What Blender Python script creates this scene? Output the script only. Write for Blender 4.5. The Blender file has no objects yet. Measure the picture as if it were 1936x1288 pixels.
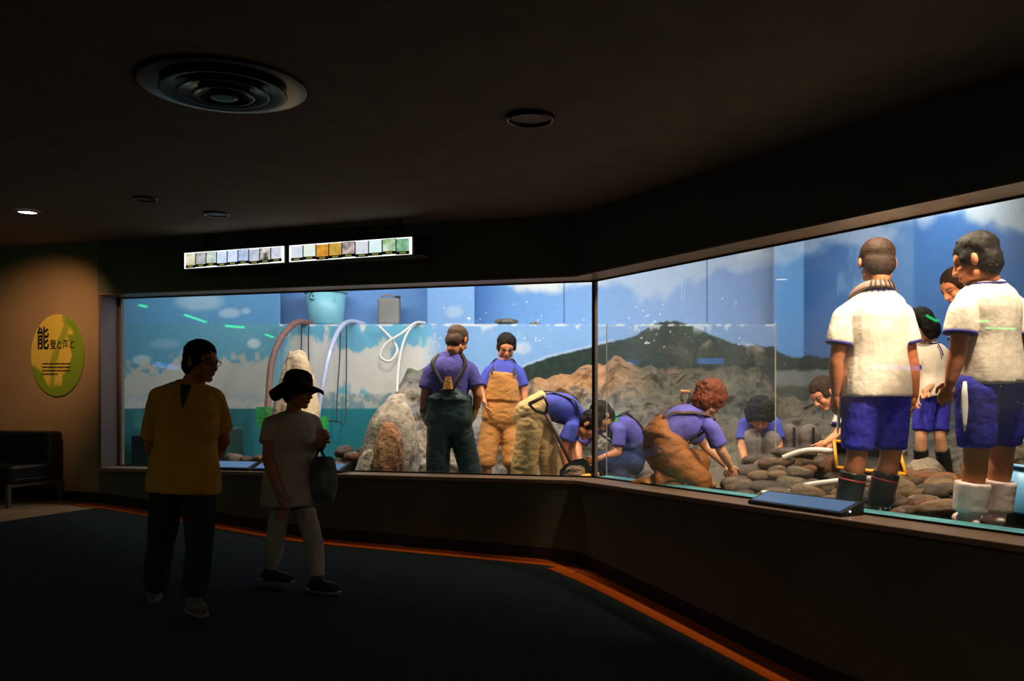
import bpy, bmesh, math, random
import numpy as np
from mathutils import Vector, Matrix

# ---------------------------------------------------------------- camera, world, lights
SC = bpy.context.scene
COL = SC.collection
E = 1.35            # eye height above the foot of the wall corner (z = 0)
F = 1700.0          # focal length in pixels of the 1936 px wide frame
HZ = 752.0          # image row of the horizon


def P(px, py, Y):
    """Point at depth Y that stands at image position (px, py)."""
    return Vector(((px - 968.0) / F * Y, Y, E - (py - HZ) / F * Y))


cam_data = bpy.data.cameras.new('camera')
cam_data.sensor_width = 36.0
cam_data.lens = 36.0 * F / 1936.0
cam_data.shift_y = (HZ - 644.0) / 1936.0
cam_data.clip_start = 0.05
cam = bpy.data.objects.new('camera', cam_data)
cam.location = (0, 0, E)
cam.rotation_euler = (math.radians(90), 0, 0)
COL.objects.link(cam)
SC.camera = cam

SC.view_settings.view_transform = 'Standard'
SC.view_settings.look = 'None'
SC.view_settings.gamma = 1.0
SC.view_settings.use_curve_mapping = False
SC.view_settings.exposure = 0.25

world = bpy.data.worlds.new('world')
SC.world = world
world.use_nodes = True
world.node_tree.nodes['Background'].inputs[0].default_value = (0.5, 0.55, 0.45, 1)
world.node_tree.nodes['Background'].inputs[1].default_value = 0.004


def light(name, kind, loc, power, color, target=None, size=1.0, size_y=None, spot=60, blend=0.6):
    d = bpy.data.lights.new(name, kind)
    d.energy = power
    d.color = color
    if kind == 'AREA':
        d.shape = 'RECTANGLE'
        d.size = size
        d.size_y = size_y or size
    elif kind == 'SPOT':
        d.spot_size = math.radians(spot)
        d.spot_blend = blend
        d.shadow_soft_size = size
    else:
        d.shadow_soft_size = size
    o = bpy.data.objects.new(name, d)
    o.location = loc
    if target is not None:
        o.rotation_euler = (Vector(target) - Vector(loc)).to_track_quat('-Z', 'Y').to_euler()
    COL.objects.link(o)
    return o


# lamps over the drained tank (above the top of the window)
WARM = (1.0, 0.80, 0.56)
COOL = (1.0, 0.985, 0.95)
light('tank_light', 'AREA', (-0.6, 9.7, E + 2.25), 105, COOL, (-0.6, 11.4, E + 0.2), 5.6, 0.5)
light('tank_light', 'AREA', (2.6, 8.5, E + 2.25), 75, COOL, (3.2, 10.4, E + 0.0), 3.0, 0.5)
for (lx, ly), (tx, ty), pw in (((-1.0, 8.3), (-0.7, 9.2), 165), ((0.35, 7.95), (0.35, 8.6), 145), ((1.35, 7.0), (1.7, 7.6), 130),
                               ((2.10, 5.55), (2.3, 5.75), 220), ((2.68, 4.42), (2.66, 5.1), 230), ((2.36, 5.00), (2.60, 5.15), 90), ((3.6, 6.4), (3.3, 7.2), 110)):
    light('tank_light', 'SPOT', (lx, ly, E + 1.75), pw, WARM, (tx, ty, E - 0.6), 0.10, spot=120)
# added dim fill behind the camera, to brighten the hall and the visitors
for hx, hy in ((-5.2, 1.0), (-1.2, -2.5), (-3.0, -3.6), (1.6, -0.8)):
    light('hall_fill', 'SPOT', (hx, hy, E + 1.44), 26, (1.0, .86, .66), (hx + .5, hy + 2.2, E - 1.3), 0.0, spot=110, blend=.9)

random.seed(7)
RNG = np.random.default_rng(7)

# ---------------------------------------------------------------- helpers
def lin(r, g, b):
    def f(c):
        c = c / 255.0
        return c / 12.92 if c <= 0.04045 else ((c + 0.055) / 1.055) ** 2.4
    return (f(r), f(g), f(b), 1.0)


def mat(name, rgb, rough=0.7, var=0.15, scale=6.0, bump=0.0, bscale=40.0, metal=0.0, spec=0.5, attr=None,
        emit=None, estr=0.0, rgb2=None, detail=4.0, coat=0.0, stretch=None):
    """Node material: base colour mottled by noise, optional noise bump, optional colour attribute."""
    m = bpy.data.materials.new(name)
    m.use_nodes = True
    nt = m.node_tree
    bs = nt.nodes['Principled BSDF']
    bs.inputs['Roughness'].default_value = rough
    bs.inputs['Metallic'].default_value = metal
    bs.inputs['Specular IOR Level'].default_value = spec
    bs.inputs['Coat Weight'].default_value = coat
    tc = nt.nodes.new('ShaderNodeTexCoord')
    src = tc.outputs['Object']
    if stretch:
        mp = nt.nodes.new('ShaderNodeMapping')
        mp.inputs['Scale'].default_value = stretch
        nt.links.new(src, mp.inputs['Vector'])
        src = mp.outputs['Vector']
    no = nt.nodes.new('ShaderNodeTexNoise')
    no.inputs['Scale'].default_value = scale
    no.inputs['Detail'].default_value = detail
    nt.links.new(src, no.inputs['Vector'])
    mx = nt.nodes.new('ShaderNodeMix')
    mx.data_type = 'RGBA'
    ramp = nt.nodes.new('ShaderNodeValToRGB')
    ramp.color_ramp.elements[0].position = 0.32
    ramp.color_ramp.elements[1].position = 0.68
    nt.links.new(no.outputs['Fac'], ramp.inputs['Fac'])
    nt.links.new(ramp.outputs['Color'], mx.inputs['Factor'])
    c = lin(*rgb)
    if attr:
        at = nt.nodes.new('ShaderNodeAttribute')
        at.attribute_name = attr
        mul = nt.nodes.new('ShaderNodeMix')
        mul.data_type = 'RGBA'
        mul.blend_type = 'MULTIPLY'
        mul.inputs['Factor'].default_value = 1.0
        mx.inputs['A'].default_value = (1 - var, 1 - var, 1 - var, 1)
        mx.inputs['B'].default_value = (1, 1, 1, 1)
        nt.links.new(at.outputs['Color'], mul.inputs['A'])
        nt.links.new(mx.outputs['Result'], mul.inputs['B'])
        nt.links.new(mul.outputs['Result'], bs.inputs['Base Color'])
    else:
        c2 = lin(*rgb2) if rgb2 else tuple(min(1.0, v * (1 + var)) for v in c[:3]) + (1,)
        c1 = c if rgb2 else tuple(v * (1 - var) for v in c[:3]) + (1,)
        mx.inputs['A'].default_value = c1
        mx.inputs['B'].default_value = c2
        nt.links.new(mx.outputs['Result'], bs.inputs['Base Color'])
    if bump:
        n2 = nt.nodes.new('ShaderNodeTexNoise')
        n2.inputs['Scale'].default_value = bscale
        n2.inputs['Detail'].default_value = 5.0
        nt.links.new(src, n2.inputs['Vector'])
        bp = nt.nodes.new('ShaderNodeBump')
        bp.inputs['Strength'].default_value = bump
        bp.inputs['Distance'].default_value = 0.02
        nt.links.new(n2.outputs['Fac'], bp.inputs['Height'])
        nt.links.new(bp.outputs['Normal'], bs.inputs['Normal'])
    if emit:
        bs.inputs['Emission Color'].default_value = lin(*emit)
        bs.inputs['Emission Strength'].default_value = estr
    return m


class MB:
    """Collects closed shapes as vertices and faces."""
    def __init__(self):
        self.v, self.f = [], []

    def add(self, vs, fs):
        b = len(self.v)
        self.v += [tuple(p) for p in vs]
        self.f += [tuple(i + b for i in q) for q in fs]
        return self

    def box(self, c, sx, sy, sz, ux=Vector((1, 0, 0)), uy=Vector((0, 1, 0)), uz=Vector((0, 0, 1))):
        c = Vector(c)
        vs = [c + ux * (sx / 2 * i) + uy * (sy / 2 * j) + uz * (sz / 2 * k) for k in (-1, 1) for j in (-1, 1) for i in (-1, 1)]
        return self.add(vs, [(0, 2, 3, 1), (4, 5, 7, 6), (0, 1, 5, 4), (2, 6, 7, 3), (0, 4, 6, 2), (1, 3, 7, 5)])

    def loft(self, rings, cap=True):
        """rings: list of equally long point lists."""
        n = len(rings[0])
        vs = [p for r in rings for p in r]
        fs = []
        for i in range(len(rings) - 1):
            for j in range(n):
                k = (j + 1) % n
                fs.append((i * n + j, i * n + k, (i + 1) * n + k, (i + 1) * n + j))
        if cap:
            fs.append(tuple(reversed(range(n))))
            fs.append(tuple((len(rings) - 1) * n + j for j in range(n)))
        return self.add(vs, fs)

    def tube(self, pts, rad, seg=10, cap=True, flat=1.0, side=None):
        pts = [Vector(p) for p in pts]
        if not isinstance(rad, (list, tuple)):
            rad = [rad] * len(pts)
        rings = []
        u = None
        for i, p in enumerate(pts):
            t = (pts[min(i + 1, len(pts) - 1)] - pts[max(i - 1, 0)])
            t = t.normalized() if t.length > 1e-9 else Vector((0, 0, 1))
            if u is None:
                u = Vector(side) if side is not None else (Vector((0, 0, 1)) if abs(t.z) < 0.9 else Vector((1, 0, 0)))
            u = (u - t * u.dot(t))
            u = u.normalized() if u.length > 1e-6 else t.orthogonal().normalized()
            w = t.cross(u)
            rings.append([p + (u * math.cos(a) + w * math.sin(a) * flat) * rad[i]
                          for a in [2 * math.pi * k / seg for k in range(seg)]])
        return self.loft(rings, cap)

    def capsule(self, a, b, ra, rb, seg=12):
        """Tapered limb with rounded ends."""
        a, b = Vector(a), Vector(b)
        d = (b - a)
        L = d.length
        d = d / L if L > 1e-9 else Vector((0, 0, 1))
        pts, rad = [], []
        for q in (-0.98, -0.8, -0.45, 0):
            pts.append(a + d * ra * q); rad.append(ra * math.sqrt(1 - q * q))
        for q in (0, 0.45, 0.8, 0.98):
            pts.append(b + d * rb * q); rad.append(rb * math.sqrt(1 - q * q))
        return self.tube(pts, rad, seg)

    def ell(self, c, ax, ay, az, nu=14, nv=9):
        """Ellipsoid with axis vectors."""
        c, ax, ay, az = Vector(c), Vector(ax), Vector(ay), Vector(az)
        rings = []
        for j in range(nv):
            t = -math.pi / 2 + math.pi * (j + 0.35) / (nv - 0.3)
            rings.append([c + az * math.sin(t) + (ax * math.cos(p) + ay * math.sin(p)) * math.cos(t)
                          for p in [2 * math.pi * k / nu for k in range(nu)]])
        return self.loft(rings)

    def lathe(self, prof, c, seg=32, tilt=None):
        """prof: (radius, z) list; open ends are closed when the radius is 0."""
        c = Vector(c)
        M = tilt or Matrix.Identity(3)
        rings = [[c + M @ Vector((r * math.cos(a), r * math.sin(a), z)) for a in [2 * math.pi * k / seg for k in range(seg)]]
                 for r, z in prof]
        return self.loft(rings, cap=False)

    def arrays(self):
        return self.v, self.f


def new_mesh(name, v, f, smooth=False):
    me = bpy.data.meshes.new(name)
    me.from_pydata([tuple(p) for p in v], [], f)
    if smooth:
        me.polygons.foreach_set('use_smooth', [True] * len(me.polygons))
    me.update()
    return me


def obj(name, shape, material, parent=None, smooth=False, loc=None, bevel=0.0):
    """Link ONE mesh object. Shape points are in world space; loc is the object's origin (children take the parent's)."""
    v, f = shape.arrays() if isinstance(shape, MB) else shape
    if parent is not None:
        o0 = Vector(parent['_o'])
    else:
        o0 = Vector(loc) if loc is not None else Vector((0, 0, 0))
    me = new_mesh(name, [Vector(p) - o0 for p in v], f, smooth)
    return obj_mesh(name, me, material, parent, o0, bevel)


def obj_mesh(name, me, material, parent=None, o0=Vector((0, 0, 0)), bevel=0.0):
    if material is not None:
        me.materials.clear()
        me.materials.append(material)
    o = bpy.data.objects.new(name, me)
    COL.objects.link(o)
    if parent is not None:
        o.parent = parent
    else:
        o.location = o0
    o['_o'] = tuple(o0)
    if bevel:
        b = o.modifiers.new('bevel', 'BEVEL')
        b.width = bevel
        b.segments = 2
        b.limit_method = 'ANGLE'
    return o


def empty(name, loc):
    o = bpy.data.objects.new(name, None)
    o.empty_display_size = 0.1
    o.location = loc
    o['_o'] = tuple(loc)
    COL.objects.link(o)
    return o


def tag(o, label, cat, group=None, kind=None):
    o['label'] = label
    o['category'] = cat
    if group:
        o['group'] = group
    if kind:
        o['kind'] = kind
    return o


def struct(o, label=None):
    o['kind'] = 'structure'
    if label:
        o['label'] = label
    return o


# value noise in numpy
def _hash(ix, iy, iz, seed):
    h = (ix.astype(np.int64) * 374761393 + iy.astype(np.int64) * 668265263 + iz.astype(np.int64) * 2147483647 + seed * 1274126177)
    h = (h ^ (h >> 13)) * 1274126177
    h = h & 0x7fffffff
    h = (h ^ (h >> 16)) & 0xffff
    return h / 65535.0


def vnoise(p, seed=0):
    i = np.floor(p)
    f = p - i
    f = f * f * (3 - 2 * f)
    i = i.astype(np.int64)
    out = 0
    for dx in (0, 1):
        for dy in (0, 1):
            for dz in (0, 1):
                w = (f[:, 0] if dx else 1 - f[:, 0]) * (f[:, 1] if dy else 1 - f[:, 1]) * (f[:, 2] if dz else 1 - f[:, 2])
                out = out + w * _hash(i[:, 0] + dx, i[:, 1] + dy, i[:, 2] + dz, seed)
    return out


def fbm(p, oct=4, seed=0):
    p = np.asarray(p, float)
    a, s, t = 0.5, 0.0, 0.0
    for k in range(oct):
        s = s + a * vnoise(p, seed + k)
        t += a
        p = p * 2.03 + 11.7
        a *= 0.5
    return s / t


def remesh(shape, voxel, smooth=4):
    """One closed skin around all shapes of the MB."""
    v, f = shape.arrays()
    me = new_mesh('tmp', v, f)
    o = bpy.data.objects.new('tmp', me)
    COL.objects.link(o)
    r = o.modifiers.new('r', 'REMESH')
    r.mode = 'VOXEL'
    r.voxel_size = voxel
    if smooth:
        s = o.modifiers.new('s', 'SMOOTH')
        s.factor = 0.5
        s.iterations = smooth
    dg = bpy.context.evaluated_depsgraph_get()
    me2 = bpy.data.meshes.new_from_object(o.evaluated_get(dg))
    bpy.data.objects.remove(o)
    bpy.data.meshes.remove(me)
    return me2


def mesh_np(me):
    n = len(me.vertices)
    co = np.empty(n * 3)
    me.vertices.foreach_get('co', co)
    no = np.empty(n * 3)
    me.vertex_normals.foreach_get('vector', no)
    return co.reshape(-1, 3), no.reshape(-1, 3)


def set_co(me, co):
    me.vertices.foreach_set('co', np.ascontiguousarray(co, dtype=np.float32).ravel())
    me.polygons.foreach_set('use_smooth', [True] * len(me.polygons))
    me.update()


def set_col(me, rgb):
    a = me.color_attributes.new('Col', 'FLOAT_COLOR', 'POINT')
    c = np.ones((len(me.vertices), 4), dtype=np.float32)
    c[:, :3] = rgb
    a.data.foreach_set('color', c.ravel())


def lin_np(c):
    c = np.asarray(c, float) / 255.0
    return np.where(c <= 0.04045, c / 12.92, ((c + 0.055) / 1.055) ** 2.4)


def sstep(a, b, x):
    t = np.clip((np.asarray(x, float) - a) / (b - a), 0, 1)
    return t * t * (3 - 2 * t)


def bez(pts, n=24):
    """Catmull-Rom through points."""
    pts = [Vector(p) for p in pts]
    q = [pts[0] * 2 - pts[1]] + pts + [pts[-1] * 2 - pts[-2]]
    out = []
    per = max(2, n // (len(pts) - 1))
    for i in range(1, len(q) - 2):
        for k in range(per):
            t = k / per
            p0, p1, p2, p3 = q[i - 1], q[i], q[i + 1], q[i + 2]
            out.append(0.5 * ((2 * p1) + (p2 - p0) * t + (2 * p0 - 5 * p1 + 4 * p2 - p3) * t * t + (3 * p1 - p0 - 3 * p2 + p3) * t ** 3))
    out.append(pts[-1])
    return out

# ---------------------------------------------------------------- the building
UP = Vector((0, 0, 1))
S = Vector((0.697, 7.59, 0))              # foot of the joint between the two panes
D1 = Vector((0.961, -0.277, 0)).normalized()
D2 = Vector((0.489, -0.872, 0)).normalized()
N1 = Vector((-D1.y * -1, -D1.x, 0))       # towards the room
N1 = Vector((D1.y, -D1.x, 0))
N2 = Vector((D2.y, -D2.x, 0))
LW, RW = 4.80, 5.0                        # lengths of the left and the right pane
ZT, ZB = E + 1.0, E - 0.675               # top and bottom of the glass
ZC = E + 1.50                             # ceiling of the hall
ZTANK = E + 2.6
M0 = (N1 + N2) / (1 + N1.dot(N2))


def wl(s, off):
    return S - D1 * s + N1 * off          # left wall, s metres from the joint


def wr(s, off):
    return S + D2 * s + N2 * off


def wc(off):
    return S + M0 * off                   # mitred corner


def at(p, z):
    return Vector((p.x, p.y, z))


FX = np.array([-11, -4.7, -3.9, -1.95, -1.46, 0.46, 1.15, 1.70, 2.6, 8])
FZ = np.array([-1.0, -1.0, -1.02, -1.25, -1.27, -1.35, -1.50, -1.64, -1.72, -1.72]) + E
_fx = np.linspace(-11, 8, 800)
_fz = np.convolve(np.pad(np.interp(_fx, FX, FZ), 10, mode='edge'), np.ones(21) / 21, mode='valid')


def fz(x):
    """Height of the hall floor: a landing at the left, a ramp that falls to the right."""
    return float(np.interp(x, _fx, _fz))


def prism(poly, z0, z1):
    """Closed prism over a plan polygon; z0 may be a function of the point."""
    n = len(poly)
    zz = (lambda p, z: z(p) if callable(z) else z)
    vs = [at(p, zz(p, z0)) for p in poly] + [at(p, zz(p, z1)) for p in poly]
    fs = [tuple(reversed(range(n))), tuple(range(n, 2 * n))] + [(i, (i + 1) % n, n + (i + 1) % n, n + i) for i in range(n)]
    return MB().add(vs, fs)


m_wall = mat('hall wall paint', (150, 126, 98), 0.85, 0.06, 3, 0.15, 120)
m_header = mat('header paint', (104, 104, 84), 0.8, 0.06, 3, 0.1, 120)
m_lower = mat('lower wall paint', (96, 94, 76), 0.85, 0.06, 3, 0.1, 120)
m_soffit = mat('sill stone', (150, 122, 100), 0.42, 0.14, 25, 0.08, 180)
m_base = mat('black skirting', (24, 23, 20), 0.6, 0.1)
m_ceil = mat('ceiling paint', (128, 114, 98), 0.9, 0.1, 5, 0.25, 160)
m_carpet = mat('dark carpet', (52, 60, 60), 1.0, 0.2, 60, 0.5, 500, spec=0.1)
m_tan = mat('tan floor', (168, 130, 92), 0.8, 0.12, 8, 0.1, 200)
m_orange = mat('orange carpet border', (205, 92, 22), 0.95, 0.12, 40, 0.4, 400, spec=0.1)
m_frame = mat('grey metal frame', (120, 108, 104), 0.45, 0.05, metal=0.4)
m_black = mat('black rubber joint', (14, 13, 12), 0.6, 0.1)

# floor of the hall: landing, carpeted ramp
def split_x(y):
    return -4.17 + 0.286 * (y - 7.33)


ys = np.linspace(-6, 9.6, 40)
vs, fs = [], []
xs = np.linspace(0, 1, 70)
for j, y in enumerate(ys):
    for i, t in enumerate(xs):
        x = split_x(y) * (1 - t) + 6.0 * t
        vs.append((x, y, fz(x)))
for j in range(len(ys) - 1):
    for i in range(len(xs) - 1):
        a = j * len(xs) + i
        fs.append((a, a + 1, a + 1 + len(xs), a + len(xs)))
struct(obj('floor', (vs, fs), m_carpet, smooth=True), 'dark carpeted ramp along the tank window')
vs, fs = [], []
xs2 = np.linspace(0, 1, 12)
for j, y in enumerate(ys):
    for t in xs2:
        x = -10.4 * (1 - t) + split_x(y) * t
        vs.append((x, y, fz(x)))
for j in range(len(ys) - 1):
    for i in range(11):
        a = j * 12 + i
        fs.append((a, a + 1, a + 13, a + 12))
struct(obj('floor_landing', (vs, fs), m_tan, smooth=True), 'tan landing floor around the sofa')

# lower walls, headers, sign wall (the front plane stands 0.25 m before the glass)
OFF = 0.25
FARL = 6.9
struct(obj('wall_left_lower', prism([wl(LW, 0.0), wl(LW, OFF), wc(OFF), wc(0)], E - 2.4, ZB - 0.036), m_lower))
struct(obj('wall_right_lower', prism([wc(0), wc(OFF), wr(RW, OFF), wr(RW, 0)], E - 2.6, ZB - 0.036), m_lower))
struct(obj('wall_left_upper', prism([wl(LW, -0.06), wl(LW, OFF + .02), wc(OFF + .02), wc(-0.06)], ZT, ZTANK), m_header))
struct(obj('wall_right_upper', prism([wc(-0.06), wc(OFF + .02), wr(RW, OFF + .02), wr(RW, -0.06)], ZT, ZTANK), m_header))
struct(obj('wall_left', prism([wl(LW + FARL, -0.1), wl(LW + FARL, OFF), wl(LW, OFF), wl(LW, -0.1)], E - 1.4, ZTANK), m_wall))
# soffit lining under the headers and the stone sill
struct(obj('trim_1', prism([wl(LW, 0.0), wl(LW, OFF + .03), wc(OFF + .03), wc(0.0)], ZB - 0.036, ZB), m_soffit, bevel=0.006), 'brown stone sill under the left pane')
struct(obj('trim_2', prism([wc(0.0), wc(OFF + .03), wr(RW, OFF + .03), wr(RW, 0.0)], ZB - 0.036, ZB), m_soffit, bevel=0.006), 'brown stone sill under the right pane')
struct(obj('trim_3', prism([wl(LW, -0.05), wl(LW, OFF + .025), wc(OFF + .025), wc(-0.05)], ZT - 0.012, ZT), m_soffit), 'brown lining above the left pane')
struct(obj('trim_4', prism([wc(-0.05), wc(OFF + .025), wr(RW, OFF + .025), wr(RW, -0.05)], ZT - 0.012, ZT), m_soffit), 'brown lining above the right pane')
struct(obj('trim_5', prism([wl(LW, 0.0), wl(LW, OFF + .01), wl(LW - .03, OFF + .01), wl(LW - .03, 0.0)], ZB, ZT - 0.012), m_frame), 'grey metal lining at the end of the window')

# skirting and orange carpet border follow the ramp
def strip(name, pts_in, pts_out, lift, h, material, label):
    m = MB()
    n = len(pts_in)
    vs = []
    for a, b in zip(pts_in, pts_out):
        za, zb = fz(a.x), fz(b.x)
        vs += [at(a, za - 0.3 if h > 0.05 else za - .01), at(b, zb - 0.3 if h > 0.05 else zb - .01), at(b, zb + lift + h), at(a, za + lift + h)]
    fs = [(0, 1, 2, 3), tuple(4 * (n - 1) + k for k in (3, 2, 1, 0))]
    for i in range(n - 1):
        for k in range(4):
            a, b = 4 * i + k, 4 * i + (k + 1) % 4
            fs.append((a, a + 4, b + 4, b))
    m.add(vs, fs)
    return struct(obj(name, m, material), label)


def along_left(off, s0, n=30):
    c = wc(off)
    a = wl(s0, off)
    return [a.lerp(c, k / n) for k in range(n + 1)]


def along_right(off, s1, n=30):
    c = wc(off)
    b = wr(s1, off)
    return [c.lerp(b, k / n) for k in range(n + 1)]


strip('baseboard_left', along_left(OFF, LW + FARL, 60), along_left(OFF + .012, LW + FARL, 60), 0.0, 0.10, m_base, 'black skirting along the sign wall and left lower wall')
strip('baseboard_right', along_right(OFF, RW), along_right(OFF + .012, RW), 0.0, 0.11, m_base, 'black skirting along the right lower wall')
strip('trim_6', along_left(OFF + .012, LW + 0.12), along_left(OFF + .26, LW + 0.05), 0.0, 0.004, m_orange, 'orange carpet border along the left lower wall')
strip('trim_7', along_right(OFF + .012, RW), along_right(OFF + .38, RW), 0.0, 0.004, m_orange, 'orange carpet border along the right lower wall')

# ceiling and the rest of the hall behind the camera
struct(obj('ceiling', prism([Vector((-10.7, -6.2, 0)), Vector((3.6, -6.2, 0)), wr(RW, OFF - .02), wc(OFF - .02), wl(LW + FARL + .2, OFF - .02)], ZC, ZC + 0.1), m_ceil))
struct(obj('wall_far_left', MB().box((-10.5, 2.3, E), 0.2, 17.2, 5), m_wall))
struct(obj('wall_back', MB().box((-3.4, -6.1, E), 14.2, 0.2, 5), m_wall))
struct(obj('wall_right', MB().box((3.25, -1.5, E), 0.2, 9.4, 5), m_wall))

# ---------------------------------------------------------------- the tank shell with its painted walls
KX = np.array([200, 360, 520, 540, 800, 826, 896, 899, 960, 1120, 1300, 1464, 1467, 1518, 1522, 1580, 1725, 1730, 2100], float)
K_UP = np.array([(66, 128, 172), (70, 140, 186), (70, 138, 194), (96, 146, 220), (100, 158, 226), (112, 160, 222), (116, 164, 224), (72, 132, 210), (96, 156, 228),
                 (118, 166, 226), (126, 160, 212), (122, 152, 200), (84, 146, 208), (88, 150, 210), (52, 98, 160), (58, 106, 168), (76, 122, 176), (54, 102, 166), (52, 100, 164)], float)
K_LO = np.array([(62, 130, 162), (72, 142, 172), (78, 150, 176), (92, 172, 206), (96, 176, 214), (116, 166, 224), (118, 168, 226), (120, 170, 226), (120, 170, 226),
                 (122, 168, 226), (120, 158, 210), (118, 152, 200), (84, 146, 208), (88, 150, 210), (52, 98, 160), (58, 106, 168), (72, 118, 174), (54, 102, 166), (52, 100, 164)], float)  # last columns: right wall's side-lit shade and glossy reflection put into the blue
HX = [960, 990, 1040, 1120, 1200, 1235, 1268, 1300, 1350, 1400, 1464, 1470, 1500, 1530, 1560, 1640, 1700, 1760, 1900, 2100]
HY = [712, 694, 676, 656, 636, 614, 606, 613, 636, 653, 656, 664, 677, 672, 676, 680, 684, 672, 676, 680]


def mural(px, py):
    """Colours of the painted scenery by position on the wall."""
    q = np.stack([px, py, px * 0], 1)
    n1 = fbm(q / 38.0, 5, 3)
    n2 = fbm(q / 9.0, 4, 9)
    n3 = fbm(q * np.array([1 / 14.0, 1 / 34.0, 1]), 4, 21)
    n4 = fbm(q / 4.0, 3, 31)
    up = np.stack([np.interp(px, KX, K_UP[:, k]) for k in range(3)], 1)
    lo = np.stack([np.interp(px, KX, K_LO[:, k]) for k in range(3)], 1)
    w = sstep(611, 615, py)[:, None]
    c = up * (1 - w) + lo * w

    def mixin(col, a):
        nonlocal c
        a = np.clip(a, 0, 1)[:, None]
        c = c * (1 - a) + np.array(col, float) * a

    # soft clouds, and a glossy reflection painted on the right wall
    mixin((222, 224, 222), sstep(0.0, 0.35, (562 - py) / 60 + (n1 - 0.5) * 0.9 - np.abs(px - 1040) / 260) * (px > 899) * (px < 1180))
    mixin((196, 204, 216), 0.6 * sstep(0.0, 0.5, (566 - py) / 70 + (n1 - 0.5) * 1.2 - np.abs(px - 1220) / 300) * (px > 1110))
    mixin((210, 216, 226), 0.7 * sstep(0.45, 0.62, n1) * sstep(500, 470, py) * sstep(1380, 1400, px) * (px < 1465))
    mixin((158, 172, 182), sstep(0.0, 0.3, (440 - py) / 90 + (n1 - 0.5) * 0.9 - np.clip((1830 - px) / 90, 0, 9)) * (px > 1730))
    mixin((120, 160, 200), 0.55 * sstep(0.5, 0.75, n3) * (px > 1582) * (px < 1640) * (py < 560))  # streaks of the right wall's glossy reflection, put into the colour
    for cx, cy, rx, ry, a in ((965, 657, 22, 12, .5), (990, 657, 16, 13, .6), (480, 650, 12, 9, .75), (435, 592, 20, 9, .5), (465, 588, 9, 6, .5),
                              (268, 680, 18, 9, .55), (375, 570, 46, 18, .45), (858, 590, 18, 12, .4), (310, 650, 30, 10, .25)):
        d = ((px - cx) / rx) ** 2 + ((py - cy) / ry) ** 2
        mixin((206, 212, 220), a * sstep(1.5, 0.3, d + (n1 - 0.5)))
    # bank of cloud over the sea at the left
    top = 700 - 26 * np.exp(-((px - 330) / 60) ** 2) - 30 * np.exp(-((px - 470) / 60) ** 2) + (n2 - 0.5) * 60 + (n1 - .5) * 40
    mixin((190, 172, 152), 0.8 * sstep(-4, 12, py - top) * sstep(530, 505, px))
    mixin((150, 160, 168), 0.8 * sstep(0, 8, py - 742 + (n2 - .5) * 20) * sstep(530, 505, px))
    mixin((176, 176, 168), 0.7 * sstep(0, 6, py - 756 + (n2 - .5) * 26) * sstep(530, 505, px))
    # worn white paint on the low back wall
    wear = sstep(0.42, 0.60, n3 + 0.55 * np.exp(-((py - 700) / 42) ** 2) - 0.14) * sstep(520, 560, px) * sstep(845, 790, px) * (py > 614)
    mixin((222, 212, 204), wear * 0.95)
    mixin((118, 150, 160), 0.85 * sstep(0, 5, py - 742 - (n2 - .5) * 18) * sstep(520, 540, px) * sstep(830, 800, px))
    mixin((200, 196, 186), 0.7 * sstep(.52, .6, n2) * sstep(0, 5, py - 742) * sstep(520, 540, px) * sstep(830, 800, px))
    # the painted sea
    sea = sstep(0, 3, py - 771) * (px < 850)
    mixin((22, 128, 148), sea)
    mixin((22, 78, 80), 0.7 * sea * sstep(560, 420, px))  # sea darker leftward: the weaker light there is put into the colour
    mixin((96, 150, 150), 0.4 * sea * sstep(.56, .68, n1) * (px < 520))
    # hills
    hy = np.interp(px, HX, HY) + (n2 - 0.5) * 5
    hill = sstep(-1.5, 1.5, py - hy) * (px > 955)
    mixin((214, 220, 226), 0.5 * sstep(-7, -2, py - hy) * (px > 985) * (px < 1160))
    mixin((22, 46, 40), hill)
    mixin((50, 80, 58), 0.5 * hill * sstep(.52, .66, n4))
    mixin((60, 110, 52), 0.5 * hill * sstep(.55, .65, n1) * (px > 1465))
    foot = hy + 62 + (n1 - .5) * 90
    foot = foot + 40 * sstep(1150, 1230, px)
    foot = np.where(px > 1465, 700 + (n2 - .5) * 8, foot)
    mixin((150, 112, 82), sstep(-6, 10, py - foot) * (px > 955) * (px < 1466))
    mixin((104, 108, 84), 0.8 * sstep(.45, .62, n1) * sstep(-6, 10, py - foot) * (px > 1180) * (px < 1466))
    mixin((122, 122, 118), sstep(-3, 3, py - foot) * (px >= 1466))
    mixin((84, 86, 72), sstep(726, 734, py + (n2 - .5) * 10) * (px >= 1466))
    # flaked paint
    fl = sstep(.74, .78, n4) * sstep(.52, .64, n1) * (px > 820) * (px < 1466) * (py < 660) * (py > 560)
    mixin((236, 236, 232), fl)
    mixin((226, 226, 218), sstep(2.4, 0.8, np.abs(py - 614.5)) * sstep(.35, .6, n2) * (px > 528) * (px < 1468))
    mixin((214, 216, 214), 0.8 * sstep(.60, .68, n3) * sstep(640, 615, py) * (py > 613) * (px > 528) * (px < 1468))
    mixin((30, 70, 130), .7 * (np.abs(px - 1067) < 0.8) * (py < 612) + .7 * (np.abs(px - 1336) < 0.8) * (py < 612))
    g = c.mean(1, keepdims=True)
    c = g + (c - g) * 0.86
    return lin_np(np.clip(c, 0, 255))


m_mural = mat('painted scenery', (200, 200, 200), 0.55, 0.06, 14, 0.08, 60, attr='Col', spec=0.3)


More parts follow.
